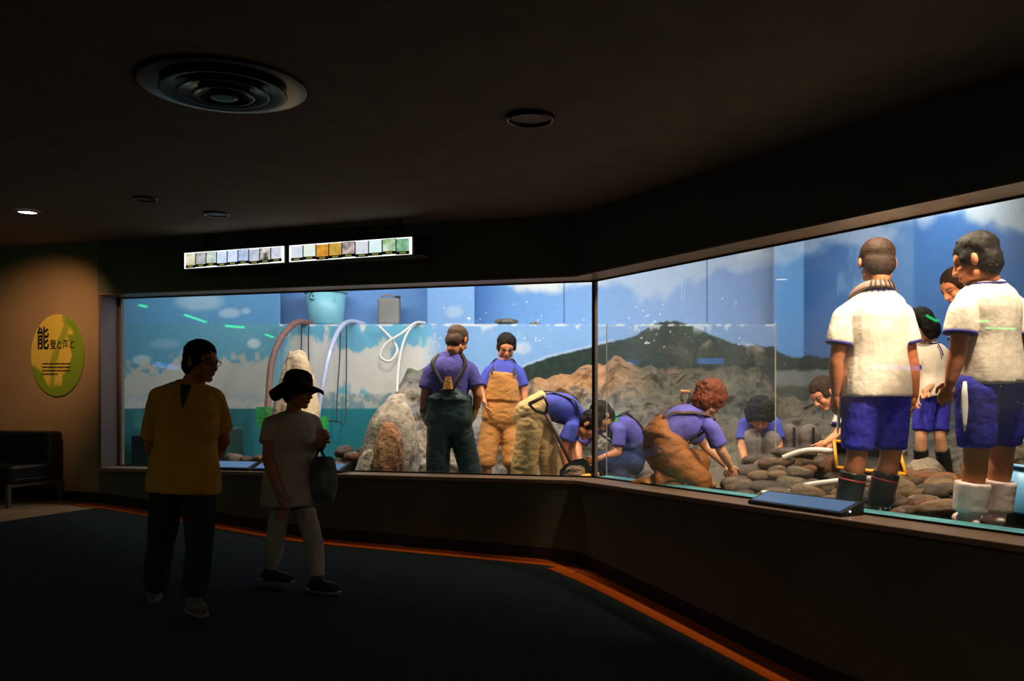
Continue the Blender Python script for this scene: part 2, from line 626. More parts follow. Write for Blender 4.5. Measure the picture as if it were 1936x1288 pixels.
def mural_wall(name, path, z0, z1, label, step=0.016):
    """Painted wall 0.1 m thick over a plan path (the paint is on its front)."""
    pts = [Vector((p[0], p[1], 0)) for p in path]
    seg = []
    for a, b in zip(pts, pts[1:]):
        n = max(1, int((b - a).length / step))
        seg += [a.lerp(b, k / n) for k in range(n)]
    seg.append(pts[-1])
    nz = max(1, int((z1 - z0) / step))
    V = np.array([(p.x, p.y, z0 + (z1 - z0) * k / nz) for k in range(nz + 1) for p in seg])
    w = len(seg)
    idx = np.arange((nz + 1) * w).reshape(nz + 1, w)
    Q = np.stack([idx[:-1, :-1], idx[:-1, 1:], idx[1:, 1:], idx[1:, :-1]], -1).reshape(-1, 4)
    px = 968 + F * V[:, 0] / V[:, 1]
    py = HZ - F * (V[:, 2] - E) / V[:, 1]
    me = new_mesh(name, V.tolist(), Q.tolist())
    set_col(me, mural(px, py))
    o = obj_mesh(name, me, m_mural)
    so = o.modifiers.new('thick', 'SOLIDIFY')
    so.thickness = 0.08
    so.offset = -1
    return struct(o, label)


YB, YU = 11.45, 12.0
XB0, XP0, XP1, XB1, XR = (np.array([530, 808, 897, 1465, 1520]) - 968) / F * YB
ZL = E + (HZ - 613) / F * YB
Z0 = E - 1.15
curve_left = [tuple(p)[:2] for p in bez([(-3.97, 8.95, 0), (-4.15, 9.7, 0), (-3.85, 10.7, 0), (XB0, YB, 0)], 30)]
mural_wall('wall_tank_left', curve_left, Z0, ZTANK, 'curved tank wall painted with sea and evening cloud', 0.02)
mural_wall('wall_tank_back', [(XB0, YB), (XB1, YB)], Z0, ZL, 'low back wall of the tank painted with sea and a green hill')
mural_wall('wall_tank_upper', [(XB0 - 1.0, YU), (XB1 + .6, YU)], ZL, ZTANK, 'set-back upper wall of the tank painted as blue sky')
mural_wall('wall_tank_pier', [(XP0, YU), (XP0, YB + .004), (XP1, YB + .004), (XP1, YU)], ZL, ZTANK, 'pale blue pier on the ledge of the back wall')
mural_wall('wall_tank_corner', [(XB1, YB), (XR, YB)], Z0, ZTANK, 'pale blue pier in the corner of the tank', 0.02)
mural_wall('wall_tank_right', [(XR, YB), (4.7, 6.0), (3.3, 3.1)], Z0, ZTANK, 'side wall of the tank, painted blue with shade and reflection in the colour', 0.025)
m_ledge = mat('ledge concrete', (190, 196, 196), 0.8, 0.2, 12, 0.2, 60)
struct(obj('trim_8', MB().box(((XB0 + XB1) / 2, (YB + YU) / 2 + .02, ZL - 0.03), XB1 - XB0, YU - YB - .05, 0.06), m_ledge), 'concrete ledge on top of the low back wall')
m_tankroof = mat('tank roof', (60, 62, 64), 0.9)
struct(obj('ceiling_tank', MB().box((0, 8, ZTANK + .05), 11, 11, 0.1), m_tankroof))


def tz(x, y):
    """Height of the drained tank floor."""
    a = float(sstep(0.85, 1.3, x))
    b = float(sstep(-0.9, -1.5, x))
    return E - 1.15 + 0.415 * a + 0.30 * b


m_gravel = mat('wet gravel', (92, 76, 58), 0.5, 0.45, 30, 0.9, 90, rgb2=(128, 112, 92))
gx, gy = np.linspace(-4.3, 5.2, 190), np.linspace(3.0, 11.5, 170)
V = []
for y in gy:
    for x in gx:
        V.append((x, y, tz(x, y)))
V = np.array(V)
V[:, 2] += (fbm(V * 5, 4, 5) - 0.5) * 0.07
keep = []
idx = np.arange(len(V)).reshape(len(gy), len(gx))
for j in range(len(gy) - 1):
    for i in range(len(gx) - 1):
        x, y = gx[i] + .025, gy[j] + .025
        q = Vector((x, y, 0)) - S
        inside = (q.dot(-N1) > 0.10) and (q.dot(-N2) > 0.10)
        if inside:
            keep.append((int(idx[j, i]), int(idx[j, i + 1]), int(idx[j + 1, i + 1]), int(idx[j + 1, i])))
used = sorted({k for q in keep for k in q})
rm = {k: i for i, k in enumerate(used)}
struct(obj('floor_tank', ([tuple(V[k]) for k in used], [tuple(rm[k] for k in q) for q in keep]), m_gravel, smooth=True), 'brown gravel floor of the drained tank')
m_teal = mat('teal painted edge', (52, 124, 134), 0.5, 0.3, 20, 0.1, 60)
struct(obj('trim_9', prism([wc(-0.02), wr(RW, -0.02), wr(RW, -0.20), wc(-0.20)], E - 1.2, ZB + .004), m_teal), 'teal painted ledge behind the right pane')
struct(obj('trim_10', prism([wl(LW, -0.02), wc(-0.02), wc(-0.13), wl(LW, -0.13)], E - 1.1, ZB - .02), m_teal), 'teal painted ledge behind the left pane')

# the panes: clear acrylic, spotted and hazed where it is dirty
def glass_mat(name, specks, haze):
    m = bpy.data.materials.new(name)
    m.use_nodes = True
    nt = m.node_tree
    nt.nodes.clear()
    out = nt.nodes.new('ShaderNodeOutputMaterial')
    tr = nt.nodes.new('ShaderNodeBsdfTransparent')
    tr.inputs[0].default_value = (0.985, 0.995, 0.99, 1)
    gl = nt.nodes.new('ShaderNodeBsdfGlossy')
    gl.inputs['Roughness'].default_value = 0.015
    fr = nt.nodes.new('ShaderNodeFresnel')
    ge = nt.nodes.new('ShaderNodeNewGeometry')
    ior = nt.nodes.new('ShaderNodeMix')
    ior.inputs['A'].default_value = 1.45
    ior.inputs['B'].default_value = 1 / 1.45
    nt.links.new(ge.outputs['Backfacing'], ior.inputs['Factor'])
    nt.links.new(ior.outputs['Result'], fr.inputs['IOR'])
    mx = nt.nodes.new('ShaderNodeMixShader')
    nt.links.new(fr.outputs[0], mx.inputs[0])
    nt.links.new(tr.outputs[0], mx.inputs[1])
    nt.links.new(gl.outputs[0], mx.inputs[2])
    tc = nt.nodes.new('ShaderNodeTexCoord')
    vo = nt.nodes.new('ShaderNodeTexVoronoi')
    vo.inputs['Scale'].default_value = 26
    nt.links.new(tc.outputs['Object'], vo.inputs['Vector'])
    lt = nt.nodes.new('ShaderNodeMath')
    lt.operation = 'LESS_THAN'
    lt.inputs[1].default_value = 0.075
    nt.links.new(vo.outputs['Distance'], lt.inputs[0])
    no = nt.nodes.new('ShaderNodeTexNoise')
    no.inputs['Scale'].default_value = 1.6
    no.inputs['Detail'].default_value = 3
    nt.links.new(tc.outputs['Object'], no.inputs['Vector'])
    rg = nt.nodes.new('ShaderNodeMapRange')
    rg.inputs['From Min'].default_value = 0.42
    rg.inputs['From Max'].default_value = 0.7
    rg.inputs['To Max'].default_value = 1.0
    nt.links.new(no.outputs['Fac'], rg.inputs['Value'])
    m1 = nt.nodes.new('ShaderNodeMath')
    m1.operation = 'MULTIPLY'
    nt.links.new(lt.outputs[0], m1.inputs[0])
    nt.links.new(rg.outputs[0], m1.inputs[1])
    m2 = nt.nodes.new('ShaderNodeMath')
    m2.operation = 'MULTIPLY'
    m2.inputs[1].default_value = specks
    nt.links.new(m1.outputs[0], m2.inputs[0])
    m3 = nt.nodes.new('ShaderNodeMath')
    m3.operation = 'MULTIPLY_ADD'
    m3.inputs[1].default_value = haze
    nt.links.new(rg.outputs[0], m3.inputs[0])
    nt.links.new(m2.outputs[0], m3.inputs[2])
    df = nt.nodes.new('ShaderNodeBsdfTranslucent')
    df.inputs[0].default_value = (0.9, 0.92, 0.92, 1)
    mx2 = nt.nodes.new('ShaderNodeMixShader')
    nt.links.new(m3.outputs[0], mx2.inputs[0])
    nt.links.new(mx.outputs[0], mx2.inputs[1])
    nt.links.new(df.outputs[0], mx2.inputs[2])
    nt.links.new(mx2.outputs[0], out.inputs['Surface'])
    return m


m_glass1 = glass_mat('acrylic pane', 0.25, 0.012)
m_glass2 = glass_mat('spotted acrylic pane', 0.55, 0.03)
w1 = struct(obj('window_1', prism([wl(LW, 0.0), wl(0.018, 0.0), wl(0.018, -0.02), wl(LW, -0.02)], ZB, ZT), m_glass1), 'left clear acrylic pane of the tank window')
w2 = struct(obj('window_2', prism([wr(0.018, 0.0), wr(RW, 0.0), wr(RW, -0.02), wr(0.018, -0.02)], ZB, ZT), m_glass2), 'right acrylic pane with splashes and bubbles')
m_post = mat('joint post', (132, 122, 110), 0.5, 0.05, metal=0.2)
obj('joint_strip', MB().box(at(S + D1 * -0.012 - N1 * 0.005, (ZB + ZT) / 2), 0.018, 0.03, ZT - ZB, D1, N1), m_black, w1)
obj('joint_post', MB().box(at(S + D2 * 0.008 - N2 * 0.005, (ZB + ZT) / 2), 0.022, 0.03, ZT - ZB, D2, N2), m_post, w2)
obj('edge_gasket', MB().box(at(wl(LW / 2, .004), ZB + 0.006), LW, 0.012, 0.012, D1, N1), m_black, w1)
obj('edge_gasket', MB().box(at(wr(RW / 2, .004), ZB + 0.006), RW, 0.012, 0.012, D2, N2), m_black, w2)
obj('edge_gasket', MB().box(at(wl(LW / 2, .004), ZT - 0.018), LW, 0.012, 0.012, D1, N1), m_black, w1)
obj('edge_gasket', MB().box(at(wr(RW / 2, .004), ZT - 0.018), RW, 0.012, 0.012, D2, N2), m_black, w2)
obj('frame_post', MB().box(at(wl(LW - .045, .01), (ZB + ZT) / 2), 0.03, 0.03, ZT - ZB - .03, D1, N1), m_frame, w1)

# ---------------------------------------------------------------- people
m_skin = mat('skin', (200, 200, 200), 0.5, 0.08, 18, 0.06, 90, attr='Col', spec=0.4)
SKIN = lin_np((206, 140, 104))
SKIN_TAN = lin_np((196, 122, 82))
SKIN_PALE = lin_np((216, 158, 124))
HAIR_BLACK = mat('black hair', (17, 12, 10), 0.6, 0.4, 60, 0.3, 160, spec=.15)
HAIR_BROWN = mat('dark brown hair', (44, 26, 16), 0.6, 0.4, 60, 0.3, 160, spec=.15)
HAIR_RED = mat('dyed auburn hair', (104, 48, 24), 0.45, 0.35, 50, 0.3, 160, spec=.15)
HAIR_GREY = mat('short greying hair', (74, 56, 46), 0.5, 0.4, 60, 0.3, 160, spec=.15)


def cloth(name, rgb, rough=0.85, bump=0.35, var=0.1, **k):
    return mat(name, rgb, rough, var, 9, bump, 26, spec=0.25, **k)


T_TAB = [(-0.16, .085, .075), (-0.06, .155, .105), (0.05, .168, .115), (0.2, .158, .108), (0.38, .142, .10), (0.58, .152, .112), (0.78, .168, .118), (0.9, .150, .102), (0.97, .098, .080), (1.03, .066, .062)]


class Torso:
    def __init__(self, J, b):
        self.p, self.n = J['pelvis'], J['neck']
        self.m = J.get('mid') or (self.p + self.n) / 2
        self.m = self.m * 2 - (self.p + self.n) / 2 if 'mid' in J else self.m
        self.lh = (J['lL'][0] - J['lR'][0]).normalized()
        self.ls = (J['aL'][0] - J['aR'][0]).normalized()
        self.b = b
        self.k = 1.0

    def ring(self, f):
        t = f
        c = self.p * (1 - t) ** 2 + self.m * (2 * t * (1 - t)) + self.n * t * t
        d = ((self.m - self.p) * (2 * (1 - t)) + (self.n - self.m) * (2 * t)).normalized()
        lat = self.lh.lerp(self.ls, min(1, max(0, f)))
        lat = (lat - d * lat.dot(d)).normalized()
        fwd = lat.cross(d)
        hw = float(np.interp(f, [r[0] for r in T_TAB], [r[1] for r in T_TAB])) * self.b
        hd = float(np.interp(f, [r[0] for r in T_TAB], [r[2] for r in T_TAB])) * self.b
        return c, lat, fwd, hw, hd

    def pt(self, f, ang, inf=0.0):
        """Point on the surface; angle 0 = person's left, 90 = front."""
        c, lat, fwd, hw, hd = self.ring(f)
        a = math.radians(ang)
        return c + lat * (math.cos(a) * (hw + inf)) + fwd * (math.sin(a) * (hd + inf))

    def loft(self, mb, f0, f1, inf0, inf1, n=9, seg=22, shift=0.0, ws=1.0, fmin=-9):
        rings = []
        for k in range(n):
            f = f0 + (f1 - f0) * k / (n - 1)
            inf = inf0 + (inf1 - inf0) * k / (n - 1)
            c, lat, fwd, hw, hd = self.ring(f)
            hw, hd = self.ring(max(f, fmin))[3:]
            w = 1.0 if np.isscalar(ws) else ws[0] + (ws[1] - ws[0]) * k / (n - 1)
            r = []
            for i in range(seg):
                a = 2 * math.pi * i / seg
                ca, sa = math.cos(a), math.sin(a)
                ca = math.copysign(abs(ca) ** 0.85, ca)
                sa = math.copysign(abs(sa) ** 0.85, sa)
                r.append(c + lat * (ca * (hw * w + inf)) + fwd * (sa * (hd + inf) + shift))
            rings.append(r)
        mb.loft(rings)


def limb(mb, a, b, r0, rm, r1, seg=12):
    a, b = Vector(a), Vector(b)
    mb.capsule(a, a.lerp(b, 0.45), r0, rm, seg)
    mb.capsule(a.lerp(b, 0.45), b, rm, r1, seg)


def hand(mb, W, T, n, side, curl=0.5, s=1.0, fat=0.0):
    """Palm, four fingers with three bends, thumb off the side of the palm."""
    W, T = Vector(W), Vector(T)
    d = (T - W).normalized()
    n = Vector(n)
    n = (n - d * n.dot(d)).normalized()
    l = d.cross(n) * side
    pc = W + d * 0.05 * s
    mb.ell(pc, l * (0.040 * s + fat), n * (0.015 * s + fat), d * (0.052 * s + fat))
    mb.capsule(W - d * 0.03, W + d * 0.03, 0.025 * s + fat, 0.024 * s + fat)
    for k, (L, o) in enumerate(((0.070, 0.031), (0.078, 0.0105), (0.074, -0.0105), (0.058, -0.031))):
        p = W + d * (0.088 - 0.012 * abs(k - 1.2) * 0.7) * s + l * o * s
        ang = 0.25
        dd = d + l * (o * 2.2)
        for q, fr in enumerate((0.44, 0.31, 0.25)):
            ang_q = curl * (0.55 + 0.65 * q) + 0.04 * k
            v = (dd * math.cos(ang_q) + n * math.sin(ang_q)).normalized()
            e = p + v * (L * fr * s)
            mb.capsule(p, e, (0.0088 - 0.0006 * q) * s + fat, (0.0082 - 0.0006 * q) * s + fat, 8)
            p = e
    p = W + d * 0.022 * s + l * 0.030 * s
    v = (d * 0.75 + l * 0.62 + n * 0.25).normalized()
    e = p + v * 0.042 * s
    mb.capsule(p, e, 0.012 * s + fat, 0.010 * s + fat, 8)
    v = (d * 0.95 + l * 0.1 + n * (0.25 + 0.4 * curl)).normalized()
    mb.capsule(e, e + v * 0.032 * s, 0.010 * s + fat, 0.0085 * s + fat, 8)


def head_frame(face, up):
    f = Vector(face).normalized()
    u = Vector(up)
    u = (u - f * u.dot(f)).normalized()
    return u.cross(f), f, u


def join_meshes(parts, name):
    V, Fc, off = [], [], 0
    for me in parts:
        n = len(me.vertices)
        co = np.empty(n * 3, dtype=np.float32)
        me.vertices.foreach_get('co', co)
        V.append(co.reshape(-1, 3))
        lv = np.empty(len(me.loops), dtype=np.int32)
        me.loops.foreach_get('vertex_index', lv)
        ls = np.empty(len(me.polygons), dtype=np.int32)
        me.polygons.foreach_get('loop_total', ls)
        k = 0
        lv = (lv + off).tolist()
        for t in ls.tolist():
            Fc.append(tuple(lv[k:k + t]))
            k += t
        off += n
    return np.concatenate(V), Fc


def wrinkle(me, amp, freq, seed, dirs=(1, 1, 1)):
    co, no = mesh_np(me)
    n = fbm(co * freq * np.array(dirs), 3, seed)
    r = 1 - np.abs(2 * n - 1) * 2.2
    n2 = fbm(co * freq * 0.45, 2, seed + 5)
    set_co(me, co + no * (amp * (np.clip(r, -1, 1) * 0.6 + (n2 - 0.5) * 2.0))[:, None])


def person(base, J, label, skin=SKIN, build=1.0, hs=1.0, face=(0, -1, 0), hup=(0, 0, 1), vox=0.010, curl=(0.5, 0.5), pal=None,
           hair=None, hairstyle='short', wear=(), limbs=1.0, bare=True):
    """One body mesh (the person) with hair and clothing as children. wear: list of functions(ctx)."""
    T = Torso(J, build)
    neck = J['neck']
    C = J['head']
    lat, fw, up = head_frame(face, hup)
    k = limbs * build ** 0.5
    mb = MB()
    T.loft(mb, -0.16, 1.03, 0, 0, 13)
    for sd in ('L', 'R'):
        sh, el, wri, tip = J['a' + sd]
        mb.capsule(neck.lerp(sh, 0.35), sh, 0.042 * k, 0.052 * k)
        limb(mb, sh, el, 0.054 * k, 0.046 * k, 0.038 * k)
        limb(mb, el, wri, 0.040 * k, 0.038 * k, 0.026 * k)
        hip, kn, an, toe = J['l' + sd]
        limb(mb, hip, kn, 0.088 * k, 0.076 * k, 0.054 * k)
        cb = kn.lerp(an, 0.3)
        limb(mb, kn, cb, 0.054 * k, 0.054 * k, 0.056 * k)
        limb(mb, cb, an, 0.056 * k, 0.046 * k, 0.034 * k)
        dt = (toe - an)
        mb.capsule(an + Vector((0, 0, -0.03)), an + dt * 0.75 + Vector((0, 0, -0.0)), 0.036, 0.026)
    neck_top = C - up * 0.05 * hs - fw * 0.018 * hs
    mb.capsule(T.ring(0.93)[0], neck_top, 0.062 * k, 0.054 * k)
    parts = [remesh(mb, vox, 5)]

    def H(x, y, z):
        return C + (lat * x * 1.1 + fw * y + up * z) * hs
    hb = MB()
    A = lambda rx, ry, rz: (lat * rx * 1.1 * hs, fw * ry * hs, up * rz * hs)
    hb.ell(H(0, -.012, .035), *A(.075, .094, .083))
    hb.ell(H(0, .022, -.035), *A(.060, .066, .078))
    hb.ell(H(0, .045, .022), *A(.060, .045, .052))
    hb.ell(H(0, .062, -.096), *A(.026, .024, .020))
    hb.ell(H(0, .078, .016), *A(.050, .016, .010))
    for s_ in (-1, 1):
        hb.ell(H(.036 * s_, .058, -.030), *A(.024, .026, .026))
        hb.ell(H(.048 * s_, .012, -.070), *A(.018, .036, .026))
        hb.ell(H(.079 * s_, -.008, -.008), *A(.009, .019, .032))
        hb.ell(H(.031 * s_, .078, -.001), *A(.013, .011, .009))
    hb.capsule(H(0, .086, .008), H(0, .106, -.030), .009 * hs, .012 * hs, 8)
    hb.ell(H(0, .098, -.033), *A(.018, .016, .010))
    hb.ell(H(0, .086, -.058), *A(.023, .012, .006))
    hb.ell(H(0, .084, -.069), *A(.021, .012, .007))
    hb.capsule(H(0, -.02, -.03), neck_top - up * 0.05 * hs, .054 * hs, .054 * hs)
    hm = remesh(hb, 0.0062 * hs, 3)
    n_body = len(parts[0].vertices)
    n_head = len(hm.vertices)
    parts.append(hm)
    gl = MB()
    for i, sd in enumerate(('L', 'R')):
        sh, el, wri, tip = J['a' + sd]
        pn = (pal or {}).get(sd)
        if pn is None:
            c_, l_, f_, _, _ = T.ring(0.2)
            pn = -l_ * (1 if sd == 'L' else -1) + f_ * 0.3
        hnd = MB()
        # thumb side faces the person's front
        dd = (tip - wri).normalized()
        nn = (Vector(pn) - dd * Vector(pn).dot(dd)).normalized()
        side = 1 if dd.cross(nn).dot(T.ring(0.5)[2]) > 0 else -1
        hand(hnd, wri, tip, pn, side, curl[i], 1.0)
        parts.append(remesh(hnd, 0.0046, 2))
    V, Fc = join_meshes(parts, 'body')
    for p in parts:
        bpy.data.meshes.remove(p)
    V = np.asarray(V, float)
    o0 = np.array(base)
    me = new_mesh('person', (V - o0).tolist(), Fc)
    me.polygons.foreach_set('use_smooth', [True] * len(me.polygons))
    col = np.tile(np.asarray(skin), (len(V), 1))
    # colouring of the face itself: lips, brows, eyes
    hv = V[n_body:n_body + n_head] - np.array(C)
    x, y, z = (hv @ np.array(lat)) / hs / 1.1, (hv @ np.array(fw)) / hs, (hv @ np.array(up)) / hs
    hc = col[n_body:n_body + n_head]
    lips = sstep(1.2, 0.7, ((x / .024) ** 2 + ((z + .063) / .011) ** 2)) * (y > .06)
    hc[:] = hc * (1 - lips[:, None] * 0.7) + lin_np((150, 70, 62)) * lips[:, None] * 0.7
    for s_ in (-1, 1):
        br = sstep(1.2, 0.7, ((x - .033 * s_) / .021) ** 2 + ((z - .021) / .006) ** 2) * (y > .05)
        ey = sstep(1.2, 0.7, ((x - .032 * s_) / .015) ** 2 + ((z - .001) / .006) ** 2) * (y > .05)
        q = np.clip(br + ey, 0, 1)[:, None] * 0.9
        hc[:] = hc * (1 - q) + lin_np((30, 22, 18)) * q
    col[n_body:n_body + n_head] = hc
    set_col(me, col)
    root = obj_mesh('person', me, m_skin, None, Vector(base))
    tag(root, label, 'person')
    ctx = dict(J=J, T=T, k=k, root=root, H=H, A=A, hs=hs, lat=lat, fw=fw, up=up, vox=vox, build=build, C=C, o0=o0)
    if hair is not None:
        b = MB()
        if hairstyle == 'buzz':
            b.ell(H(0, -.017, .040), *A(.081, .097, .084))
            b.ell(H(0, -.050, -.020), *A(.075, .056, .078))
            for s_ in (-1, 1):
                b.ell(H(.066 * s_, .006, .016), *A(.015, .040, .040))
        elif hairstyle == 'short':
            b.ell(H(0, -.018, .046), *A(.082, .097, .084))
            b.ell(H(0, -.050, -.018), *A(.077, .058, .080))
            for s_ in (-1, 1):
                b.ell(H(.066 * s_, .010, .012), *A(.016, .042, .040))
        elif hairstyle == 'thinning':
            b.ell(H(0, -.026, .040), *A(.079, .090, .080))
            b.ell(H(0, -.055, -.010), *A(.070, .048, .065))
            for s_ in (-1, 1):
                b.ell(H(.068 * s_, .004, .010), *A(.014, .036, .036))
        elif hairstyle == 'shaggy':
            b.ell(H(0, -.016, .048), *A(.094, .108, .092))
            b.ell(H(0, -.056, -.020), *A(.088, .064, .095))
            b.ell(H(0, .050, .052), *A(.070, .050, .040))
            for s_ in (-1, 1):
                b.ell(H(.074 * s_, .012, .004), *A(.020, .056, .058))
        elif hairstyle == 'bob':
            b.ell(H(0, -.016, .046), *A(.090, .104, .090))
            b.ell(H(0, -.045, -.040), *A(.090, .072, .100))
            b.ell(H(0, .050, .050), *A(.066, .046, .034))
            for s_ in (-1, 1):
                b.ell(H(.078 * s_, .020, -.030), *A(.018, .052, .085))
        hm = remesh(b, 0.008 * hs, 3)
        amp = {'buzz': .0015, 'short': .0055, 'thinning': .004, 'shaggy': .013, 'bob': .006}[hairstyle]
        wrinkle(hm, amp * hs, 40, 3, (1, 1, .4))
        wrinkle(hm, amp * .7 * hs, 95, 8, (1, 1, .3))
        add_part(ctx, 'hair', hm, hair)
    for w in wear:
        w(ctx)
    return root


def add_part(ctx, name, me, material, label=None):
    co, _ = mesh_np(me)
    set_co(me, co - ctx['o0'])
    o = obj_mesh(name, me, material, ctx['root'], Vector(ctx['o0']))
    if label:
        o['label'] = label
    return o


def shirt(material, hem=-0.05, sleeve=0.62, loose=0.022, amp=0.006, cuff=None, collar=None, placket=None, sr=1.0):
    def f(c):
        J, T, k = c['J'], c['T'], c['k']
        b = MB()
        T.loft(b, hem, 0.93, loose + 0.008, 0.014, 11, fmin=.04)
        T.loft(b, 0.88, 1.02, 0.012, 0.012, 5)
        cuffs = []
        for sd in ('L', 'R'):
            sh, el, wri, tip = J['a' + sd]
            b.capsule(J['neck'].lerp(sh, 0.3), sh, 0.050 * k, 0.062 * k)
            e = sh.lerp(el, sleeve)
            b.tube([sh, sh.lerp(e, .5), e], [0.062 * k * sr, 0.065 * k * sr, 0.067 * k * sr], 16)
            cuffs.append((sh, e))
        me = remesh(b, max(c['vox'], 0.010), 5)
        wrinkle(me, amp * .45, 6.5, 11)
        wrinkle(me, amp * .8, 9, 31, (1.3, 1.3, .22))
        o = add_part(c, 'shirt', me, material)
        if cuff is not None:
            for sh, e in cuffs:
                d = (e - sh).normalized()
                q = MB()
                q.tube([e - d * .014, e - d * .012, e + d * .006, e + d * .008], [.066 * k * sr, .0735 * k * sr, .0735 * k * sr, .06 * k * sr], 18)
                obj('cuff', q, cuff, c['root'], smooth=True)
        if collar is not None:
            q = MB()
            cc, lat, fwd, hw, hd = T.ring(0.99)
            upd = (J['neck'] - T.ring(.8)[0]).normalized()
            rings = []
            for h, r in ((-.015, .088), (.018, .074), (.030, .070), (.028, .062), (-.01, .072)):
                rings.append([cc + upd * (h - .012 * math.sin(a)) + (lat * math.cos(a) + fwd * math.sin(a)) * r * k
                              for a in [2 * math.pi * i / 24 for i in range(24)]])
            q.loft(rings, cap=False)
            obj('collar', q, collar, c['root'], smooth=True)
        if placket is not None:
            q = MB()
            pts = [T.pt(fv, 90, loose * (1.05 - fv) + .022) for fv in np.linspace(.78, 1.0, 8)]
            q.tube(pts, [.004, .008, .012, .016, .020, .024, .027, .030], 10, flat=.3, side=T.ls)
            obj('undershirt', q, placket, c['root'], smooth=True)
    return f


def legwear(name, material, top=0.12, end=1.0, r=(0.100, 0.082, 0.074), bag=0.014, amp=0.007, topinf=0.02, freq=7.0, skip=()):
    """Trousers or shorts. end: 1 = ankle, 0.5 = knee."""
    def f(c):
        J, T, k = c['J'], c['T'], c['k']
        b = MB()
        T.loft(b, -0.14, top, 0.012, topinf, 8)
        for sd in ('L', 'R'):
            hip, kn, an, toe = J['l' + sd]
            if end >= 0.5:
                e2 = kn.lerp(an, (end - 0.5) * 2)
                b.capsule(hip, kn, r[0] * k, r[1] * k, 16)
                b.tube([kn, kn.lerp(e2, .5), e2], [r[1] * k, (r[1] + r[2]) / 2 * k + bag * .3, r[2] * k], 16)
                b.ell(kn, Vector((r[1] * k, 0, 0)), Vector((0, r[1] * k, 0)), Vector((0, 0, r[1] * k)))
            else:
                e1 = hip.lerp(kn, end * 2)
                b.ell(hip, Vector((r[0] * k, 0, 0)), Vector((0, r[0] * k, 0)), Vector((0, 0, r[0] * k)))
                b.tube([hip, hip.lerp(e1, .5), e1], [r[0] * k, (r[0] + r[2]) / 2 * k, r[2] * k], 18)
        me = remesh(b, max(c['vox'], 0.010), 5)
        wrinkle(me, amp, freq, 17, (1, 1, 1.3))
        wrinkle(me, amp * .9, 9, 29, (1.4, 1.4, .45))
        add_part(c, name, me, material)
    return f


def waders(material, strapmat, top_front=0.78, top_back=0.5, r=(0.112, 0.105, 0.098), end=1.0, amp=0.010, boots=None, bib='both'):
    """Chest waders: loose legs, a bib and two straps."""
    def f(c):
        J, T, k = c['J'], c['T'], c['k']
        b = MB()
        T.loft(b, -0.16, 0.40, 0.030, 0.042, 9)
        T.loft(b, 0.34, top_front, 0.040, 0.020, 8, shift=0.026, ws=(1.0, 0.72))
        T.loft(b, 0.34, top_back, 0.040, 0.016, 8, shift=-0.030, ws=(1.0, 0.42))
        for sd in ('L', 'R'):
            hip, kn, an, toe = J['l' + sd]
            e2 = kn.lerp(an, (end - 0.5) * 2)
            b.capsule(hip, kn, r[0] * k, r[1] * k, 16)
            b.ell(kn, Vector((r[1] * k, 0, 0)), Vector((0, r[1] * k, 0)), Vector((0, 0, r[1] * k)))
            b.tube([kn, kn.lerp(e2, .5), e2], [r[1] * k, (r[1] + r[2]) / 2 * k, r[2] * k], 16)
        me = remesh(b, max(c['vox'], 0.011), 4)
        wrinkle(me, amp, 6.5, 23, (1, 1, 1.4))
        wrinkle(me, amp * .9, 11, 27, (.8, .8, 1.7))
        add_part(c, 'waders', me, material)
        for s_ in (-1, 1):
            q = MB()
            pts = [T.pt(top_back - .02, 270 + 12 * s_, .045), T.pt(top_back + .12, 270 + 22 * s_, .040), T.pt(0.8, 270 + 38 * s_, .036), T.pt(0.91, 270 + 48 * s_, .040)]
            sh = J['aL' if s_ > 0 else 'aR'][0]
            over = J['neck'].lerp(sh, 0.48)
            upd = (J['neck'] - T.ring(.8)[0]).normalized()
            pts += [over + upd * .076 * k, T.pt(0.82, 90 - 34 * s_, .034), T.pt(top_front - .03, 90 - 30 * s_, .042)]
            q.tube(bez(pts, 25), .019, 8, flat=.32, side=T.ls)
            obj('strap', q, strapmat, c['root'], smooth=True)
    return f


